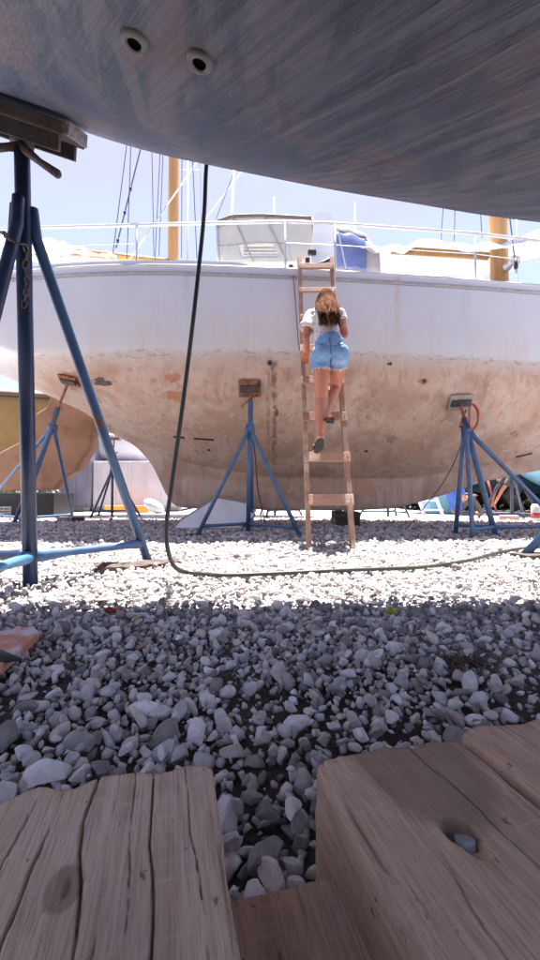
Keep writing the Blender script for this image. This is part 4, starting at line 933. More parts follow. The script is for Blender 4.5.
# ------------------------------------------------------------------ people
M_skin = mat('skin', (.44, .165, .095), (.49, .20, .125), 6, .5, .05, 60)
def limb(b, pts, rad, n=12): b.tube(pts, rad, n); [b.ball(p, r * .99, nu=10, nv=7) for p, r in zip(pts, rad)]
def hand(b, wrist, knuckle, up, s=1.0, curl=.8, thumb=1):
    # palm from the wrist to the knuckles, four fingers curling towards "up", thumb from the palm's side
    w_, k = Vector(wrist), Vector(knuckle); d = (k - w_).normalized(); up = Vector(up); up = (up - d * up.dot(d)).normalized(); sd_ = d.cross(up)
    for i in range(4):
        o = sd_ * (i - 1.5) * .019 * s; b.tube([w_ + o * .6, k + o], [.013 * s, .0115 * s], 8)
        a = k + o; L_ = (.040, .045, .042, .033)[i] * s; dd = d
        for j in range(3):
            dd = (dd * math.cos(curl) + up * math.sin(curl)).normalized(); e = a + dd * L_ * (.9, .6, .5)[j]; b.tube([a, e], [.0095 * s, .0085 * s], 8); b.ball(e, .0088 * s, nu=8, nv=6); a = e
    t0 = w_.lerp(k, .3) + sd_ * .026 * s * thumb; t1 = t0 + (sd_ * thumb * .6 + d * .6 + up * .4).normalized() * .035 * s; t2 = t1 + (d * .7 + up * .7).normalized() * .028 * s
    b.tube([t0, t1, t2], [.013 * s, .011 * s, .009 * s], 8); b.ball(t2, .009 * s, nu=8, nv=6)
def head(b, c, look, up, s=1.0):
    look, up = Vector(look).normalized(), Vector(up); up = (up - look * up.dot(look)).normalized(); sd_ = look.cross(up); q = Matrix((sd_, look, up)).transposed().to_quaternion(); c = Vector(c)
    b.ball(c + up * .02 * s, (.072 * s, .092 * s, .088 * s), q); b.ball(c + look * .025 * s - up * .045 * s, (.056 * s, .066 * s, .068 * s), q)
    b.tube([c + look * .088 * s + up * .012 * s, c + look * .108 * s - up * .022 * s], [.009 * s, .016 * s], 8)               # nose
    b.ball(c + look * .086 * s - up * .055 * s, (.024 * s, .012 * s, .009 * s), q)                                              # mouth
    for e in (-1, 1):
        b.ball(c + sd_ * e * .073 * s - up * .005 * s, (.010 * s, .020 * s, .031 * s), q); b.ball(c + look * .082 * s + sd_ * e * .030 * s + up * .016 * s, (.016 * s, .01 * s, .009 * s), q)
    return q, sd_, look, up
wt = thing('person', 'person in denim shorts and patterned white blouse climbing the wooden ladder', 'person', (at(329, 350, 3.72).x, 3.72, 0))
A = lambda px, py, Y: at(px, py, Y)
pel, wai, che, nek = A(330, 351, 3.72), A(326.5, 334, 3.76), A(325, 319, 3.82), A(325, 310, 3.92)
hd_ = A(325.5, 301.5, 3.99); hL, hR = A(321, 358, 3.73), A(338.5, 357, 3.73)
kL, aL = A(321.5, 400, 3.76), A(320, 434, 3.66); toeL = A(317, 449, 3.70)
kR, aR = A(335.5, 386, 3.93), A(326, 412, 3.72); heelR = A(325.5, 417, 3.67); toeR = A(331, 418.5, 3.86)
sL, sR = A(311, 316.5, 3.86), A(339.5, 315, 3.86); eL, wL = A(305.5, 338, 3.78), A(307.5, 351, 3.94); eR, wR = A(345, 334, 3.82), A(338, 322, 4.02)
b = MB()
limb(b, [pel + Vector((0, .01, .01)), wai, che, nek], [.095, .10, .115, .055], 16); b.tube([nek, hd_], [.05, .047], 12)
limb(b, [sL, che + Vector((0, .02, .03)), sR], [.056, .085, .056])
for e in (-1, 1): b.ball(pel + Vector((e * .07, -.01, -.02)), (.078, .085, .07))
limb(b, [hL, hL.lerp(kL, .45), kL, kL.lerp(aL, .35), aL], [.079, .076, .060, .060, .038]); limb(b, [hR, hR.lerp(kR, .45), kR, kR.lerp(aR, .35), aR], [.079, .076, .060, .058, .038])
# feet
b.tube([aL + Vector((0, .015, -.02)), aL.lerp(toeL, .6) + Vector((0, .01, 0)), toeL], [.036, .036, .028], 10); b.ball(aL + Vector((0, -.03, -.03)), .033)
b.tube([heelR + Vector((0, 0, .02)), heelR.lerp(toeR, .6) + Vector((0, 0, .025)), toeR + Vector((0, 0, .01))], [.033, .034, .026], 10); b.tube([aR, heelR + Vector((0, .02, .02))], [.034, .036], 10)
for f0, ft, n_ in ((aL, toeL, Vector((0, 0, 0))), (heelR, toeR, Vector((0, 0, .01)))):
    d = (ft - f0).normalized()
    for i in range(5): b.ball(ft + n_ + Vector(((i - 2) * .015, 0, 0)) + d * (.030 - .006 * abs(i - 1)), (.010, .013, .010), nu=8, nv=6)
limb(b, [sL, sL.lerp(eL, .5), eL, eL.lerp(wL, .5), wL], [.052, .043, .037, .034, .025]); limb(b, [sR, sR.lerp(eR, .5), eR, eR.lerp(wR, .5), wR], [.052, .043, .037, .034, .025])
hand(b, wL, A(306, 355, 4.02), (0, .5, -1), .95, .75, 1); hand(b, wR, A(335.5, 317, 4.12), (-.6, .7, .1), .95, .75, -1)
lookd = Vector((-.15, .85, .25)); qh, hs, hl, hu = head(b, hd_, lookd, (0, -.25, 1), 1.0)
body = b.build('body', M_skin, wt, smooth=True, fix=False); blend(body, .0065, 5)
for e in (-1, 1):
    b = MB(); b.ball(hd_ + hl * .083 + hs * e * .03 + hu * .016, .0115, nu=10, nv=8); b.build('eye', M_black, wt, smooth=True)
# blouse
M_bl = bpy.data.materials.new('patterned_blouse'); M_bl.use_nodes = True; t_ = M_bl.node_tree; N, L = t_.nodes, t_.links; pb = N['Principled BSDF']; pb.inputs['Roughness'].default_value = .85
co = N.new('ShaderNodeTexCoord'); v_ = N.new('ShaderNodeTexVoronoi'); v_.inputs['Scale'].default_value = 40; v_.inputs['Randomness'].default_value = 1; n_ = N.new('ShaderNodeTexNoise'); n_.inputs['Scale'].default_value = 18
r_ = N.new('ShaderNodeMapRange'); r_.inputs[1].default_value = .42; r_.inputs[2].default_value = .28; x_ = N.new('ShaderNodeMixRGB'); x_.inputs[1].default_value = (.55, .51, .52, 1)
x2 = N.new('ShaderNodeMixRGB'); x2.inputs[1].default_value = (.20, .14, .13, 1); x2.inputs[2].default_value = (.50, .33, .30, 1); L.new(n_.outputs['Fac'], x2.inputs[0])
L.new(co.outputs['Object'], v_.inputs['Vector']); L.new(co.outputs['Object'], n_.inputs['Vector']); L.new(v_.outputs['Distance'], r_.inputs[0]); L.new(r_.outputs[0], x_.inputs[0]); L.new(x2.outputs[0], x_.inputs[2]); L.new(x_.outputs[0], pb.inputs['Base Color'])
b = MB(); limb(b, [wai + Vector((.0, -.01, -.055)), wai + Vector((0, -.012, 0)), che + Vector((0, -.01, 0)), nek.lerp(che, .7)], [.135, .122, .126, .06], 18)
limb(b, [sL + Vector((0, 0, .004)), che + Vector((0, .015, .035)), sR + Vector((0, 0, .004))], [.066, .096, .066])
b.tube([sL, sL.lerp(eL, .35), sL.lerp(eL, .58) + Vector((-.012, 0, 0))], [.066, .072, .086], 14); b.tube([sR, sR.lerp(eR, .22), sR.lerp(eR, .34)], [.064, .064, .068], 14)
for k in range(5): b.tube([wai + Vector((-.09 + .045 * k, -.115 + .02 * abs(k - 2), -.04)), che + Vector((-.06 + .03 * k, -.12 + .02 * abs(k - 2), .0))], [.013, .006], 6)
o_ = b.build('blouse', M_bl, wt, smooth=True, fix=False); blend(o_, .0075, 3)
# denim shorts
M_den = mat('denim', (.13, .25, .47), (.19, .32, .54), 14, .85, .4, 160, c3=(.33, .45, .63), s3=5, lo3=.56, hi3=.72, bdist=.004)
b = MB(); limb(b, [wai.lerp(pel, .42) + Vector((0, -.008, 0)), wai.lerp(pel, .65) + Vector((0, -.012, 0)), pel + Vector((0, -.008, 0))], [.128, .135, .124], 20)
for e in (-1, 1): b.ball(pel + Vector((e * .074, -.026, -.035)), (.102, .112, .100))
for h_, k_, ox in ((hL, kL, -.006), (hR, kR, .012)): b.tube([h_ + Vector((0, 0, .05)), h_ + Vector((ox, 0, 0)), h_.lerp(k_, .22) + Vector((ox, 0, 0)), h_.lerp(k_, .27) + Vector((ox, 0, 0))], [.088, .090, .087, .090], 18)
shorts = b.build('shorts', M_den, wt, smooth=True, fix=False); blend(shorts, .0075, 3)
M_seam = mat('denim_seam', (.05, .11, .24), (.09, .17, .32), 40, .9)
def on_back(px, py, Y0=3.55, mesh_o=shorts):
    o = Vector((0, 0, CAMH)); d = (at(px, py, 1) - o).normalized(); inv = o - wt.location
    ok, loc, nr, idx = mesh_o.ray_cast(inv, d); return (loc + wt.location + nr * .001) if ok else at(px, py, 3.62)
for nm, ln, rr in (('back_seam', [(329, 338), (330.5, 345), (331, 352), (331, 360), (330, 367)], .0065), ('yoke_seam', [(315, 342), (322, 344.5), (330.5, 347), (338, 345), (346, 343)], .003), ('waistband_seam', [(316, 339), (322, 338.5), (330, 338), (338, 337), (342, 337)], .003), ('pocket_seam', [(315, 349), (316, 357), (321, 360), (327, 357), (327.5, 349)], .0025), ('pocket_seam', [(334, 349), (334.5, 357), (340, 360), (345, 356), (346, 348)], .0025)):
    b = MB(); b.tube([on_back(*p) for p in ln], rr, 6); b.build(nm, M_seam, shorts, smooth=True)
M_fr = mat('fray', (.75, .76, .8), None, rough=.9); b = MB(); r = random.Random(4)
for h_, k_ in ((hL, kL), (hR, kR)):
    c = h_.lerp(k_, .27); d = (k_ - h_).normalized(); u = d.orthogonal().normalized(); v2 = d.cross(u)
    for i in range(46):
        a = i / 46 * 6.283 + r.uniform(-.05, .05); p = c + (u * math.cos(a) + v2 * math.sin(a)) * .089; b.tube([p, p + d * r.uniform(.010, .032) + Vector((r.uniform(-.008, .008), r.uniform(-.008, .008), 0))], [.0026, .001], 4)
b.build('frayed_hem', M_fr, shorts)
# hair
M_hair = mat('brown_hair', (.065, .031, .021), (.095, .047, .031), 9, .95, .2, 60, stretch=(3, 3, .4), c3=(.17, .088, .055), s3=5, lo3=.46, hi3=.68, spec=.0)
b = MB(); b.ball(hd_ + hu * .026 - hl * .012, (.083, .103, .094), qh)
o_ = None; r = random.Random(9); bh = b
for i in range(230):
    a = r.uniform(-1.75, 1.75); ph = r.uniform(.1, 1.35)
    dirn = (-hl * math.cos(a) * math.sin(ph) + hs * math.sin(a) * math.sin(ph) + hu * math.cos(ph)); p0 = hd_ + hu * .026 - hl * .012 + Vector((dirn.x * .08, dirn.y * .098, dirn.z * .088))
    end = A(328 + 9 * math.sin(a) * r.uniform(.4, 1.0) + r.uniform(-2, 5), r.uniform(312, 327), 3.55 + .06 * abs(math.sin(a)) + r.uniform(-.01, .03))
    m1 = hd_ + Vector((math.sin(a) * .10, -.145 * max(.2, math.cos(a)) - .025, -.06 + r.uniform(-.03, .02))); m2 = m1.lerp(end, .5) + Vector((r.uniform(-.02, .02), r.uniform(-.03, .0), 0))
    bh.tube(catmull([p0, m1, m2, end], 4), [.010, .0105, .011, .0115, .012, .012, .012, .0115, .011, .010, .008, .006, .002], 5)
bh.build('hair', M_hair, wt, smooth=True, fix=False)
# sandals
for f0, f1, dn in ((aL + Vector((0, -.035, -.055)), toeL + Vector((0, -.0, -.01)), None), (heelR + Vector((0, -.02, -.018)), toeR + Vector((0, .02, -.02)), None)):
    d = (f1 - f0); L_ = d.length + .05; c = (f0 + f1) / 2; s_ = Vector((1, 0, 0)); up_ = s_.cross(d.normalized()); up_ = up_ if up_.y > .3 or up_.z > 0 else -up_
    b = MB(); n2 = 24; sh_ = []
    for k in range(n2):
        a = 6.283 * k / n2; sh_.append(c + d.normalized() * math.cos(a) * L_ / 2 + s_ * math.sin(a) * (.043 + .006 * math.cos(a)))
    b.prism(sh_, -up_ * .022); so_ = b.build('sandal', M_black, wt)
    b = MB(); b.tube([c + d.normalized() * L_ * .15 + s_ * .044 * math.cos(a) + up_ * (.052 * math.sin(a) - .008) for a in np.linspace(0, math.pi, 9)], .015, 8, ell=(d.normalized(), .45)); b.build('strap', M_black, so_, smooth=True)

def small_person(label, joints, shirt, trousers, hair, s=1.0, cap=None, look=(0, -1, 0)):
    J = {k: Vector(v) for k, v in joints.items()}; t = thing('person', label, 'person', (J['pel'].x, J['pel'].y, 0))
    b = MB(); limb(b, [J['pel'], J['che'], J['nek']], [.13, .125, .055]); b.tube([J['nek'], J['hd']], [.05, .05], 10); limb(b, [J['sL'], J['che'] + Vector((0, 0, .06)), J['sR']], [.06, .09, .06])
    for e in 'LR':
        limb(b, [J['pel'], J['k' + e], J['a' + e]], [.10, .062, .04]); f = J['a' + e] + Vector((0, -.15, -.03)); b.tube([J['a' + e], f], [.04, .032], 8)
        limb(b, [J['s' + e], J['e' + e], J['w' + e]], [.052, .04, .028]); w_ = J['w' + e]; hand(b, w_, w_ + (w_ - J['e' + e]).normalized() * .08, (0, 0, -1), 1, .4)
    q, sd2, lk, up2 = head(b, J['hd'], look, (0, 0, 1), 1.0)
    bd = b.build('body', M_skin, t, smooth=True, fix=False); blend(bd, .012, 3)
    b = MB(); limb(b, [J['pel'] + Vector((0, 0, .04)), J['che'], J['nek'].lerp(J['che'], .4)], [.15, .145, .09]); limb(b, [J['sL'], J['che'] + Vector((0, 0, .06)), J['sR']], [.075, .10, .075])
    for e in 'LR': b.tube([J['s' + e], J['s' + e].lerp(J['e' + e], .6)], [.068, .065], 10)
    o = b.build('shirt', shirt, t, smooth=True, fix=False); blend(o, .014, 3)
    b = MB()
    for e in 'LR': limb(b, [J['pel'], J['k' + e], J['k' + e].lerp(J['a' + e], .85)], [.125, .082, .06])
    o = b.build('trousers', trousers, t, smooth=True, fix=False); blend(o, .014, 3)
    b = MB(); b.ball(J['hd'] + up2 * .03 - lk * .015, (.084, .102, .09), q)
    if cap: b.tube([J['hd'] + up2 * .05 + lk * .06, J['hd'] + up2 * .04 + lk * .17], [.06, .05], 10, ell=((1, 0, 0), .2))
    b.build('cap' if cap else 'hair', cap or hair, t, smooth=True)
    return t
M_sh1 = mat('blue_shirt', (.04, .10, .34), (.05, .13, .40), 8, .85); M_tr = mat('khaki_trousers', (.07, .058, .053), (.09, .078, .07), 8, .85); M_sh2 = mat('brown_shirt', (.07, .05, .05), (.10, .07, .068), 10, .85); M_hr = mat('dark_hair', (.03, .025, .022), None, rough=.6)
def bgp(px, py, Y): return at(px, py, Y)
Y1 = 8.75; px0 = at(456, 512, Y1)
X0 = px0.x
small_person('person in blue shirt sitting on the gravel under the far hulls', dict(pel=(X0 + .02, Y1, .14), che=(X0 - .07, Y1 - .02, .48), nek=(X0 - .03, Y1 - .06, .62), hd=(X0 + .02, Y1 - .1, .74), sL=(X0 - .19, Y1 + .08, .56), sR=(X0 + .02, Y1 - .17, .56), kL=(X0 + .32, Y1 + .12, .40), kR=(X0 + .30, Y1 - .12, .38), aL=(X0 + .46, Y1 + .1, .06), aR=(X0 + .50, Y1 - .1, .06), eL=(X0 + .03, Y1 + .16, .42), eR=(X0 + .1, Y1 - .22, .36), wL=(X0 + .26, Y1 + .1, .46), wR=(X0 + .28, Y1 - .14, .42)), M_sh1, M_tr, M_hr, look=(.8, -.4, -.1))
X0 = at(509, 512, 8.7).x; Y1 = 8.7
small_person('person in brown clothes and cap bending under the pale blue hull', dict(pel=(X0 + .18, Y1, .62), che=(X0 - .02, Y1 - .05, .80), nek=(X0 - .16, Y1 - .08, .84), hd=(X0 - .26, Y1 - .1, .84), sL=(X0 - .05, Y1 + .12, .80), sR=(X0 - .08, Y1 - .2, .78), kL=(X0 + .0, Y1 + .08, .42), kR=(X0 + .05, Y1 - .14, .40), aL=(X0 + .22, Y1 + .1, .07), aR=(X0 + .26, Y1 - .1, .07), eL=(X0 - .2, Y1 + .14, .56), eR=(X0 - .25, Y1 - .18, .54), wL=(X0 - .3, Y1 + .08, .32), wR=(X0 - .34, Y1 - .12, .30)), M_sh2, M_dark, M_hr, cap=mat('grey_cap', (.24, .22, .22), None, rough=.9), look=(-.8, -.4, -.4))

# ------------------------------------------------------------------ things behind the ketch
def hull_thing(name, label, cx, cy, yaw, L_, B_, zs, zc, m, keel=None, sheer_rise=.25, deck_m=None, stripe=None, rail=None, keel_m=None, n=40):
    t = thing(name, label, 'boat', (cx, cy, 0)); t.rotation_euler = (0, 0, yaw); b = MB(); ring = 25
    def sec(s):
        bb = B_ / 2 * max(.03, (1 - max(0, s - .35) ** 2 / .65 ** 2 * (1 if s > .35 else 0)) ** .75 * (.72 + .28 * min(1, s / .35))); zz = zs + sheer_rise * (s - .4) ** 2 * 2; c = zc + (zz - zc) * (.75 * max(0, (s - .6) / .4) ** 2.0 + .35 * max(0, (.25 - s) / .25) ** 1.5)
        return [(bb * abs(math.cos(a)) ** .7 * (1 if math.cos(a) > 0 else -1), zz - (zz - c) * math.sin(a) ** .8 if 0 < a < math.pi else zz) for a in np.linspace(0, math.pi, ring)]
    for i in range(n + 1):
        s = i / n; b.v += [(-L_ / 2 + L_ * s, y, z) for y, z in sec(s)]
    for i in range(n):
        for j in range(ring - 1): a = i * ring + j; b.f.append((a, a + 1, a + ring + 1, a + ring))
        b.f.append((i * ring, i * ring + ring, i * ring + 2 * ring - 1, i * ring + ring - 1))
    b.f.append(tuple(range(ring))); b.f.append(tuple(range(n * ring, n * ring + ring)))
    me = b.mesh('hull'); bm = bmesh.new(); bm.from_mesh(me); bmesh.ops.recalc_face_normals(bm, faces=bm.faces[:]); bm.to_mesh(me); bm.free()
    link_mesh('hull', me, m, t, True)
    def strip(dz, rad, mm, nm):
        for e in (0, ring - 1):
            b = MB(); b.tube([Vector((-L_ / 2 + L_ * i / n, sec(i / n)[e][0] * 1.004, sec(i / n)[e][1] + dz)) for i in range(n + 1)], rad, 6); link_mesh(nm, b.mesh(nm), mm, t, True)
    if rail: strip(.01, .03, rail, 'gunwale')
    if stripe: strip(-.12, .016, stripe, 'rub_rail')
    if keel:
        x0, x1, x2, x3, zb = keel; b = MB()
        for (a0, a1, z, th) in ((x0, x1, zc + .25, .14), (x2, x3, zb, .10)):
            for j in range(20):
                a = 2 * math.pi * j / 20; c_ = math.cos(a); b.v.append(((a0 + a1) / 2 + (a1 - a0) / 2 * math.copysign(abs(c_) ** .7, c_), th * math.sin(a), z))
        for j in range(20): b.f.append((j, (j + 1) % 20, 20 + (j + 1) % 20, 20 + j))
        b.f.append(tuple(range(20))); b.f.append(tuple(range(20, 40))); me = b.mesh('keel'); bm = bmesh.new(); bm.from_mesh(me); bmesh.ops.recalc_face_normals(bm, faces=bm.faces[:]); bm.to_mesh(me); bm.free(); link_mesh('keel', me, keel_m or m, t, True)
    return t
M_brh = mat('brown_bottom', (.20, .092, .045), (.25, .125, .068), 2.5, .7, .2, 20, c3=(.14, .06, .033), s3=2, lo3=.55, hi3=.7)
M_mus = mat('mustard_paint', (.22, .13, .035), (.27, .165, .055), 3, .6)
# brown long-keeled hull seen under the stern
t = thing('sailboat', 'brown long-keeled hull seen under the stern of the white sailboat', 'boat', (-5.4, 8.4, 0))
def bk(Y, th):
    return [at(px, py, Y) + Vector((0, th, 0)) for px, py in ((-30, 491), (4, 491), (56, 489.5), (58, 484), (70, 473), (76, 472), (80, 463), (91, 448), (93, 425), (97, 400), (97, 372), (60, 366), (46, 407), (35, 413), (22, 440), (-20, 462))]
b = MB(); b.prism(bk(8.0, 0), (0, .34, 0)); o = b.build('keel', M_brh, t); bv = o.modifiers.new('b', 'BEVEL'); bv.width = .10; bv.segments = 4; bv.limit_method = 'ANGLE'; mods_to_mesh(o); o.data.polygons.foreach_set('use_smooth', [True] * len(o.data.polygons))
b = MB()
for i in range(25):
    s = i / 24; x = -4.9 + 6.0 * s; bb = .9 * (1 - (2 * s - 1) ** 4) + .05; z0 = 2.45 + .2 * (2 * s - 1) ** 2
    for j in range(13):
        a = math.pi * j / 12; b.v.append((x, 8.9 - bb * math.cos(a), 3.3 - (3.3 - z0) * math.sin(a) ** .8))
for i in range(24):
    for j in range(12): a = i * 13 + j; b.f.append((a, a + 1, a + 14, a + 13))
    b.f.append((i * 13, i * 13 + 13, i * 13 + 25, i * 13 + 12))
b.build('hull', M_brh, t, smooth=True)
b = MB(); b.box((-5.9, 8.25, .06), (1.6, .5, .12), bev=.01); b.build('cradle_beam', M_dark, t)
hull_thing('sailboat', 'mustard yellow hull with dark rub rail at the far left', -8.45, 10.6, R(196), 6.5, 2.6, 3.0, .9, M_mus, rail=M_white, stripe=M_dark, keel=(-1.2, 1.2, -.9, .9, .25))
# black box added as the dark shade under the hull, and the crate
b = MB(); b.box((0, 0, 0), (2.2, .9, .48), bev=.01); o = b.build('shade_box', M_black, None); o.location = (at(16, 500, 9.1).x, 9.1, .24); tag(o, 'black box added as the dark of the shade below the brown hull', 'shade_box')
b = MB(); t = thing('crate', 'small grey slatted crate left of the dark stand pole', 'crate', (at(7, 505, 8.0).x, 8.0, 0)); cx = t.location.x
for k in range(4): b = MB(); b.box((cx, 8.0 - .11, .03 + .055 * k), (.30, .015, .035), bev=.003); b.build('slat', M_conc, t)
for e in (-1, 0, 1): b = MB(); b.box((cx + e * .13, 8.0 - .09, .11), (.03, .02, .22), bev=.003); b.build('post', M_conc, t)
b = MB(); b.box((cx, 8.03, .11), (.29, .2, .20), bev=.004); b.build('bin', M_dark, t)
# containers
def container(label, x0, x1, Y, dep, h, m, ribs, group=None):
    t = thing('container', label, 'container', ((x0 + x1) / 2, Y + dep / 2, 0)); b = MB(); b.box(((x0 + x1) / 2, Y + dep / 2, h / 2 + .04), (x1 - x0, dep, h), bev=.02); b.build('body', m, t)
    for k in range(ribs): b = MB(); b.box((x0 + (x1 - x0) * (k + .5) / ribs, Y - .012, h / 2 + .04), (.05, .03, h * .94), bev=.006); b.build('rib', m, t)
    b = MB(); b.box(((x0 + x1) / 2, Y - .015, .06), (x1 - x0, .06, .10), bev=.01); b.build('sill', M_conc, t)
    return t
M_pw = mat('panel_white', (.60, .60, .66), (.52, .52, .58), 2, .5); M_pg = mat('panel_grey_blue', (.17, .17, .22), (.23, .23, .29), 2, .5)
cxa, cxb = at(93, 480, 10.6).x, at(182, 480, 10.6).x
container('white ribbed container seen under the stern', cxa, cxb, 10.6, 2.2, 1.28, M_pw, 6)
container('dark grey-blue container left of the white one', at(58, 480, 10.4).x, cxa - .03, 10.5, 2.0, 2.3, M_pg, 3)
hull_thing('dinghy', 'white rounded dinghy hull lying on top of the white container', at(131, 450, 11.6).x, 11.6, R(6), 2.3, 1.3, 2.1, 1.36, M_white)
hull_thing('dinghy', 'small white boat stern showing in the gap behind the brown keel', at(112, 440, 12.5).x, 12.6, R(30), 2.2, 1.6, 3.0, 1.9, M_white, keel=(-.3, .3, -.2, .2, .1))
board('bright orange beam lying before the white container', at(128, 508, 10.0) * Vector((1, 1, 0)) if False else (at(128, 508, 10.0).x, 10.0, 0), (1.1, .25, .16), 0, mat('orange_paint', (.85, .32, .03), (.75, .26, .03), 6, .6), 'beam', name='beam')
b = MB(); b.ball((0, 0, 0), (.28, .16, .14), Quaternion((0, 1, 0), .5), 16, 10); o = b.build('sack', mat('grey_sack', (.45, .45, .48), (.55, .55, .58), 10, .9, .5, 20), None, smooth=True); o.location = (at(154, 505, 9.6).x, 9.6, .16); tag(o, 'pale grey sack slumped right of the orange beam', 'sack')
# far stands: built once, copied
far_proto = boat_stand('thin dark boat stand before the white container', (0, 0, 0), [(.55, .1, 0), (-.45, .4, 0), (-.2, -.55, 0)], (0, 0, 1.25), (0.03, .0, 1.6), (0, 0, 1), r=.026, mp_=mat('dark_blue_paint', (.03, .05, .09), (.05, .07, .12), 8, .5), handle=(.13, 15), pad_size=(.22, .2))
far_proto.location = (at(112, 518, 8.3).x, 8.3, 0)
for px, Y, rz, lab in ((388, 8.1, .8, 'dark boat stand glimpsed low behind the keel, left of the white stepladder'), (275, 8.6, 2.0, 'dark boat stand glimpsed low behind the keel at the middle stand'), (512, 7.4, 2.6, 'dark boat stand behind the right-hand blue stand'), (255, 9.8, .3, 'small dark boat stand far behind the leaning white panel')):
    c = copy_tree(far_proto); c.location = (at(px, 515, Y).x, Y, 0); c.rotation_euler = (0, 0, rz); c['label'] = lab
# right background
M_teal = mat('dark_teal_paint', (.018, .06, .075), (.03, .085, .10), 3, .45); M_lb = mat('pale_blue_paint', (.19, .42, .54), (.25, .48, .60), 3, .5)
hull_thing('sailboat', 'dark teal hull propped up behind the right-hand stand', at(478, 480, 9.6).x + 1.3, 9.9, R(178), 6.0, 2.6, 1.45, .46, M_teal, keel=(-2.2, -1.0, -2, -.9, .15), rail=M_white)
hull_thing('sailboat', 'pale blue hull at the right edge behind the stands', at(540, 480, 8.4).x + 1.75, 8.5, R(182), 5.0, 1.9, 1.25, .42, M_lb, keel=(-1.0, .8, -.8, .6, .15), rail=M_white)
b = MB(); b.box((0, 0, 0), (.62, .5, .62), bev=.03); o = b.build('water_tank', M_lb, None); o.location = (at(438, 508, 9.6).x, 9.6, .31); tag(o, 'pale blue square tank behind the white stepladder', 'tank')
b = MB(); b.tube([(0, 0, .31), (0, 0, .36)], .12, 16); b.build('lid', M_dark, o)
# white stepladder
cx, cy = at(428, 512, 8.9).x, 8.9; t = thing('stepladder', 'white stepladder standing under the bow of the white sailboat', 'stepladder', (cx, cy, 0))
for e in (-1, 1):
    b = MB(); b.box((cx + e * .2 + .0, cy, .33), (.06, .05, .72), Quaternion((0, 1, 0), -.35), bev=.006); b.build('rail', M_white, t)
for k in range(3): b = MB(); b.box((cx + .11 - .085 * k, cy, .10 + .21 * k), (.42, .12, .035), bev=.005); b.build('step', M_white, t)
# red pole, pale canister
b = MB(); b.tube([at(487, 478, 8.8), (at(497, 517, 8.8).x, 8.8, .01)], .025, 8); tag(b.build('pole', mat('red_paint', (.30, .06, .06), (.4, .12, .12), 6, .6), None, smooth=True), 'slanting dull red pole beside the bending person', 'pole')
cx, cy = at(536, 525, 6.6).x, 6.6; t = thing('canister', 'white and red canister on the gravel at the right edge', 'canister', (cx, cy, 0)); b = MB(); b.tube([(cx, cy, 0), (cx, cy, .02), (cx, cy, .26), (cx, cy, .3)], [.06, .07, .07, .045], 20); b.build('body', M_white, t, smooth=True)
b = MB(); b.tube([(cx, cy, .07), (cx, cy, .16)], .072, 20); b.build('band', mat('red_label', (.5, .07, .07), None, rough=.5), t, smooth=True); b = MB(); b.tube([(cx, cy, .3), (cx, cy, .34)], .035, 12); b.build('cap', M_dark, t)
board('low brick under the stand foot near the bending person', (at(509, 524, 6.9).x, 6.9, 0), (.28, .14, .10), .1, mat('pink_brick', (.42, .26, .22), (.5, .36, .32), 9, .85), 'brick', name='brick')

# leafy hedge far behind everything
def hedge(name, x0, x1, Y, h, n, m, seed):
    r = np.random.default_rng(seed); X = r.uniform(x0, x1, n); Yy = Y + r.normal(0, .7, n); top = h * (.7 + .45 * vnoise(X * .55, X * 0, seed) + .15 * vnoise(X * 2.1, X * 0, seed + 1)); Z = top * r.random(n) ** .7
    d = r.normal(size=(n, 3)); e = r.normal(size=(n, 3)); s = r.uniform(.08, .2, n)[:, None]; d = d / np.linalg.norm(d, axis=1)[:, None] * s; e = e / np.linalg.norm(e, axis=1)[:, None] * s * .5; P0 = np.stack([X, Yy, Z], 1)
    V = np.stack([P0 - d, P0 + e, P0 + d, P0 - e], 1).reshape(-1, 3); me = bpy.data.meshes.new(name); me.from_pydata(V.tolist(), [], [(4 * i, 4 * i + 1, 4 * i + 2, 4 * i + 3) for i in range(n)]); me.update()
    return link_mesh(name, me, m, None, False)
h_ = hedge('hedge', -24, 26, 19, 2.2, 26000, mat('hedge_leaves', (.035, .06, .02), (.06, .10, .035), 1.5, .7), 5); h_['kind'] = 'stuff'; h_['label'] = 'dark green hedge far behind the boats'
h_ = hedge('hedge', 4.0, 13, 12.4, 1.25, 16000, mat('hedge_leaves_shade', (.02, .03, .014), (.035, .05, .02), 1.5, .8), 8); h_['kind'] = 'stuff'; h_['label'] = 'low shrubs added as dark backing for the shade behind the teal hull'  # added shrubs with darkened leaves, standing in for the deep shade here

# distant masts above the deck line
def far_mast(label, px, py, Y, r, spread=(), m=M_steel, lean=0, top=None):
    base = at(px, 250, Y); tp = top or at(px + lean, py, Y); t = thing('distant_mast', label, 'mast', (base.x, Y, 0), 'bare masts of boats farther off')
    b = MB(); b.tube([(base.x - (tp.x - base.x) * .6, Y, 0), tp], r, 8); b.build('pole', m, t, smooth=True)
    for (yy, w_) in spread:
        p = at(px + lean * .8, yy, Y); b = MB(); b.tube([p + Vector((-w_, 0, .03)), p + Vector((w_, 0, 0))], r * .45, 6); b.build('spreader', m, t)
        for e in (-1, 1): b = MB(); b.tube([p + Vector((e * w_, 0, 0)), tp], r * .22, 5); b.build('stay', M_wire, t); b = MB(); b.tube([p + Vector((e * w_, 0, 0)), Vector((base.x + e * w_ * 1.4, Y, 3.0))], r * .22, 5); b.build('stay', M_wire, t)
    return t
far_mast('slim grey mast above the cream shelter roof', 274, 197, 15, .04, [])
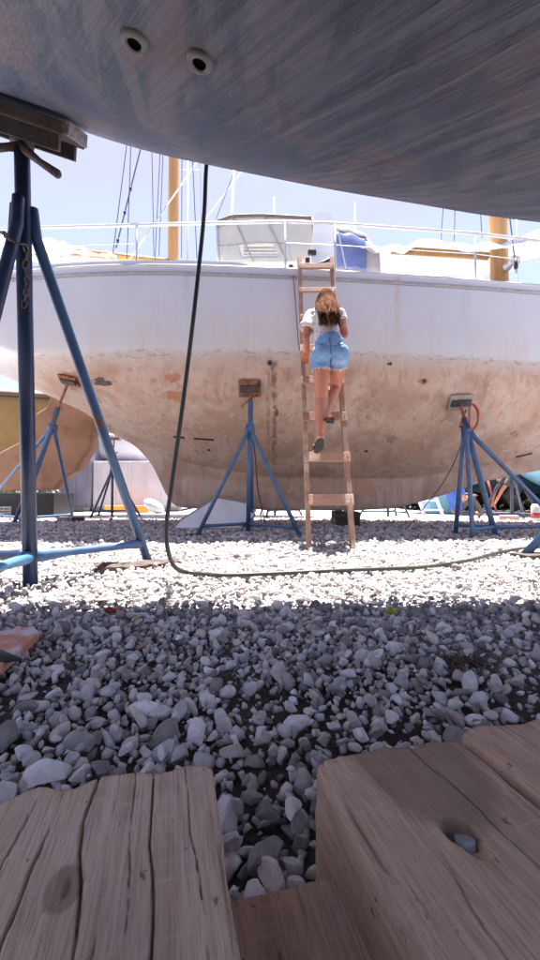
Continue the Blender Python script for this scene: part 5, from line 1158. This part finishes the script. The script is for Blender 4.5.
far_mast('short grey mast top above the blue spray hood window', 355, 203, 17, .05, [])
far_mast('tall leaning pale mast just right of the hanging hose', 226, 150, 14, .05, [], lean=10, top=at(236, 120, 14))
far_mast('thin grey mast right of the left wooden mast', 188, 100, 16, .03, [(170, .5)])
far_mast('thin grey mast near the right wooden mast', 516, 160, 18, .03, [])

# fallen leaves and a dry weed clump
def leaf(label, px, py, c, s=.03, rz=0):
    p = gnd(px, py, .03); b = MB(); b.grid(lambda u, v: (s * (u - .5) * 2, s * .9 * (v - .5) * math.sin(math.pi * min(.98, u + .02)) * 1.6, .012 * math.sin(u * 5 + v * 3)), 8, 6); o = b.build('fallen_leaf', mat('leaf_%d_%d' % (px, py), c, tuple(x * .7 for x in c), 30, .7), None, smooth=True); add_solid(o, .001)
    o.location = p; o.rotation_euler = (random.uniform(-.3, .3), random.uniform(-.3, .3), rz); tag(o, label, 'leaf')
leaf('red fallen leaf on the bright gravel left of centre', 113, 610, (.45, .08, .06), .035, .4); leaf('tan fallen leaf left of the red one', 102, 599, (.42, .26, .18), .04, 1.0); leaf('yellow-green leaf at the edge of the shade, right of centre', 391, 611, (.45, .48, .06), .026, .3)
leaf('pale yellow leaf at the shade edge, left of centre', 137, 619, (.5, .42, .2), .02, 1.4); leaf('pinkish leaf on the bright gravel below the right stand', 490, 572, (.55, .32, .28), .06, .2); leaf('brown leaf on the gravel below the ladder', 373, 595, (.36, .22, .16), .025, .9)
b = MB(); r = random.Random(21); wc = gnd(462, 673)
for k in range(110):
    a = r.uniform(0, 6.28); l_ = r.uniform(.015, .045); p = wc + Vector((r.gauss(0, .03), r.gauss(0, .018), .02)); b.tube([p, p + Vector((math.cos(a) * l_ * .6, math.sin(a) * l_ * .6, l_ * .5)), p + Vector((math.cos(a) * l_, math.sin(a) * l_, l_ * .35))], [.0022, .002, .0012], 4)
tag(b.build('dry_weed', mat('dry_weed', (.05, .032, .022), (.09, .06, .04), 20, .9), None), 'clump of dry dark weed among the shaded stones at right', 'weed')
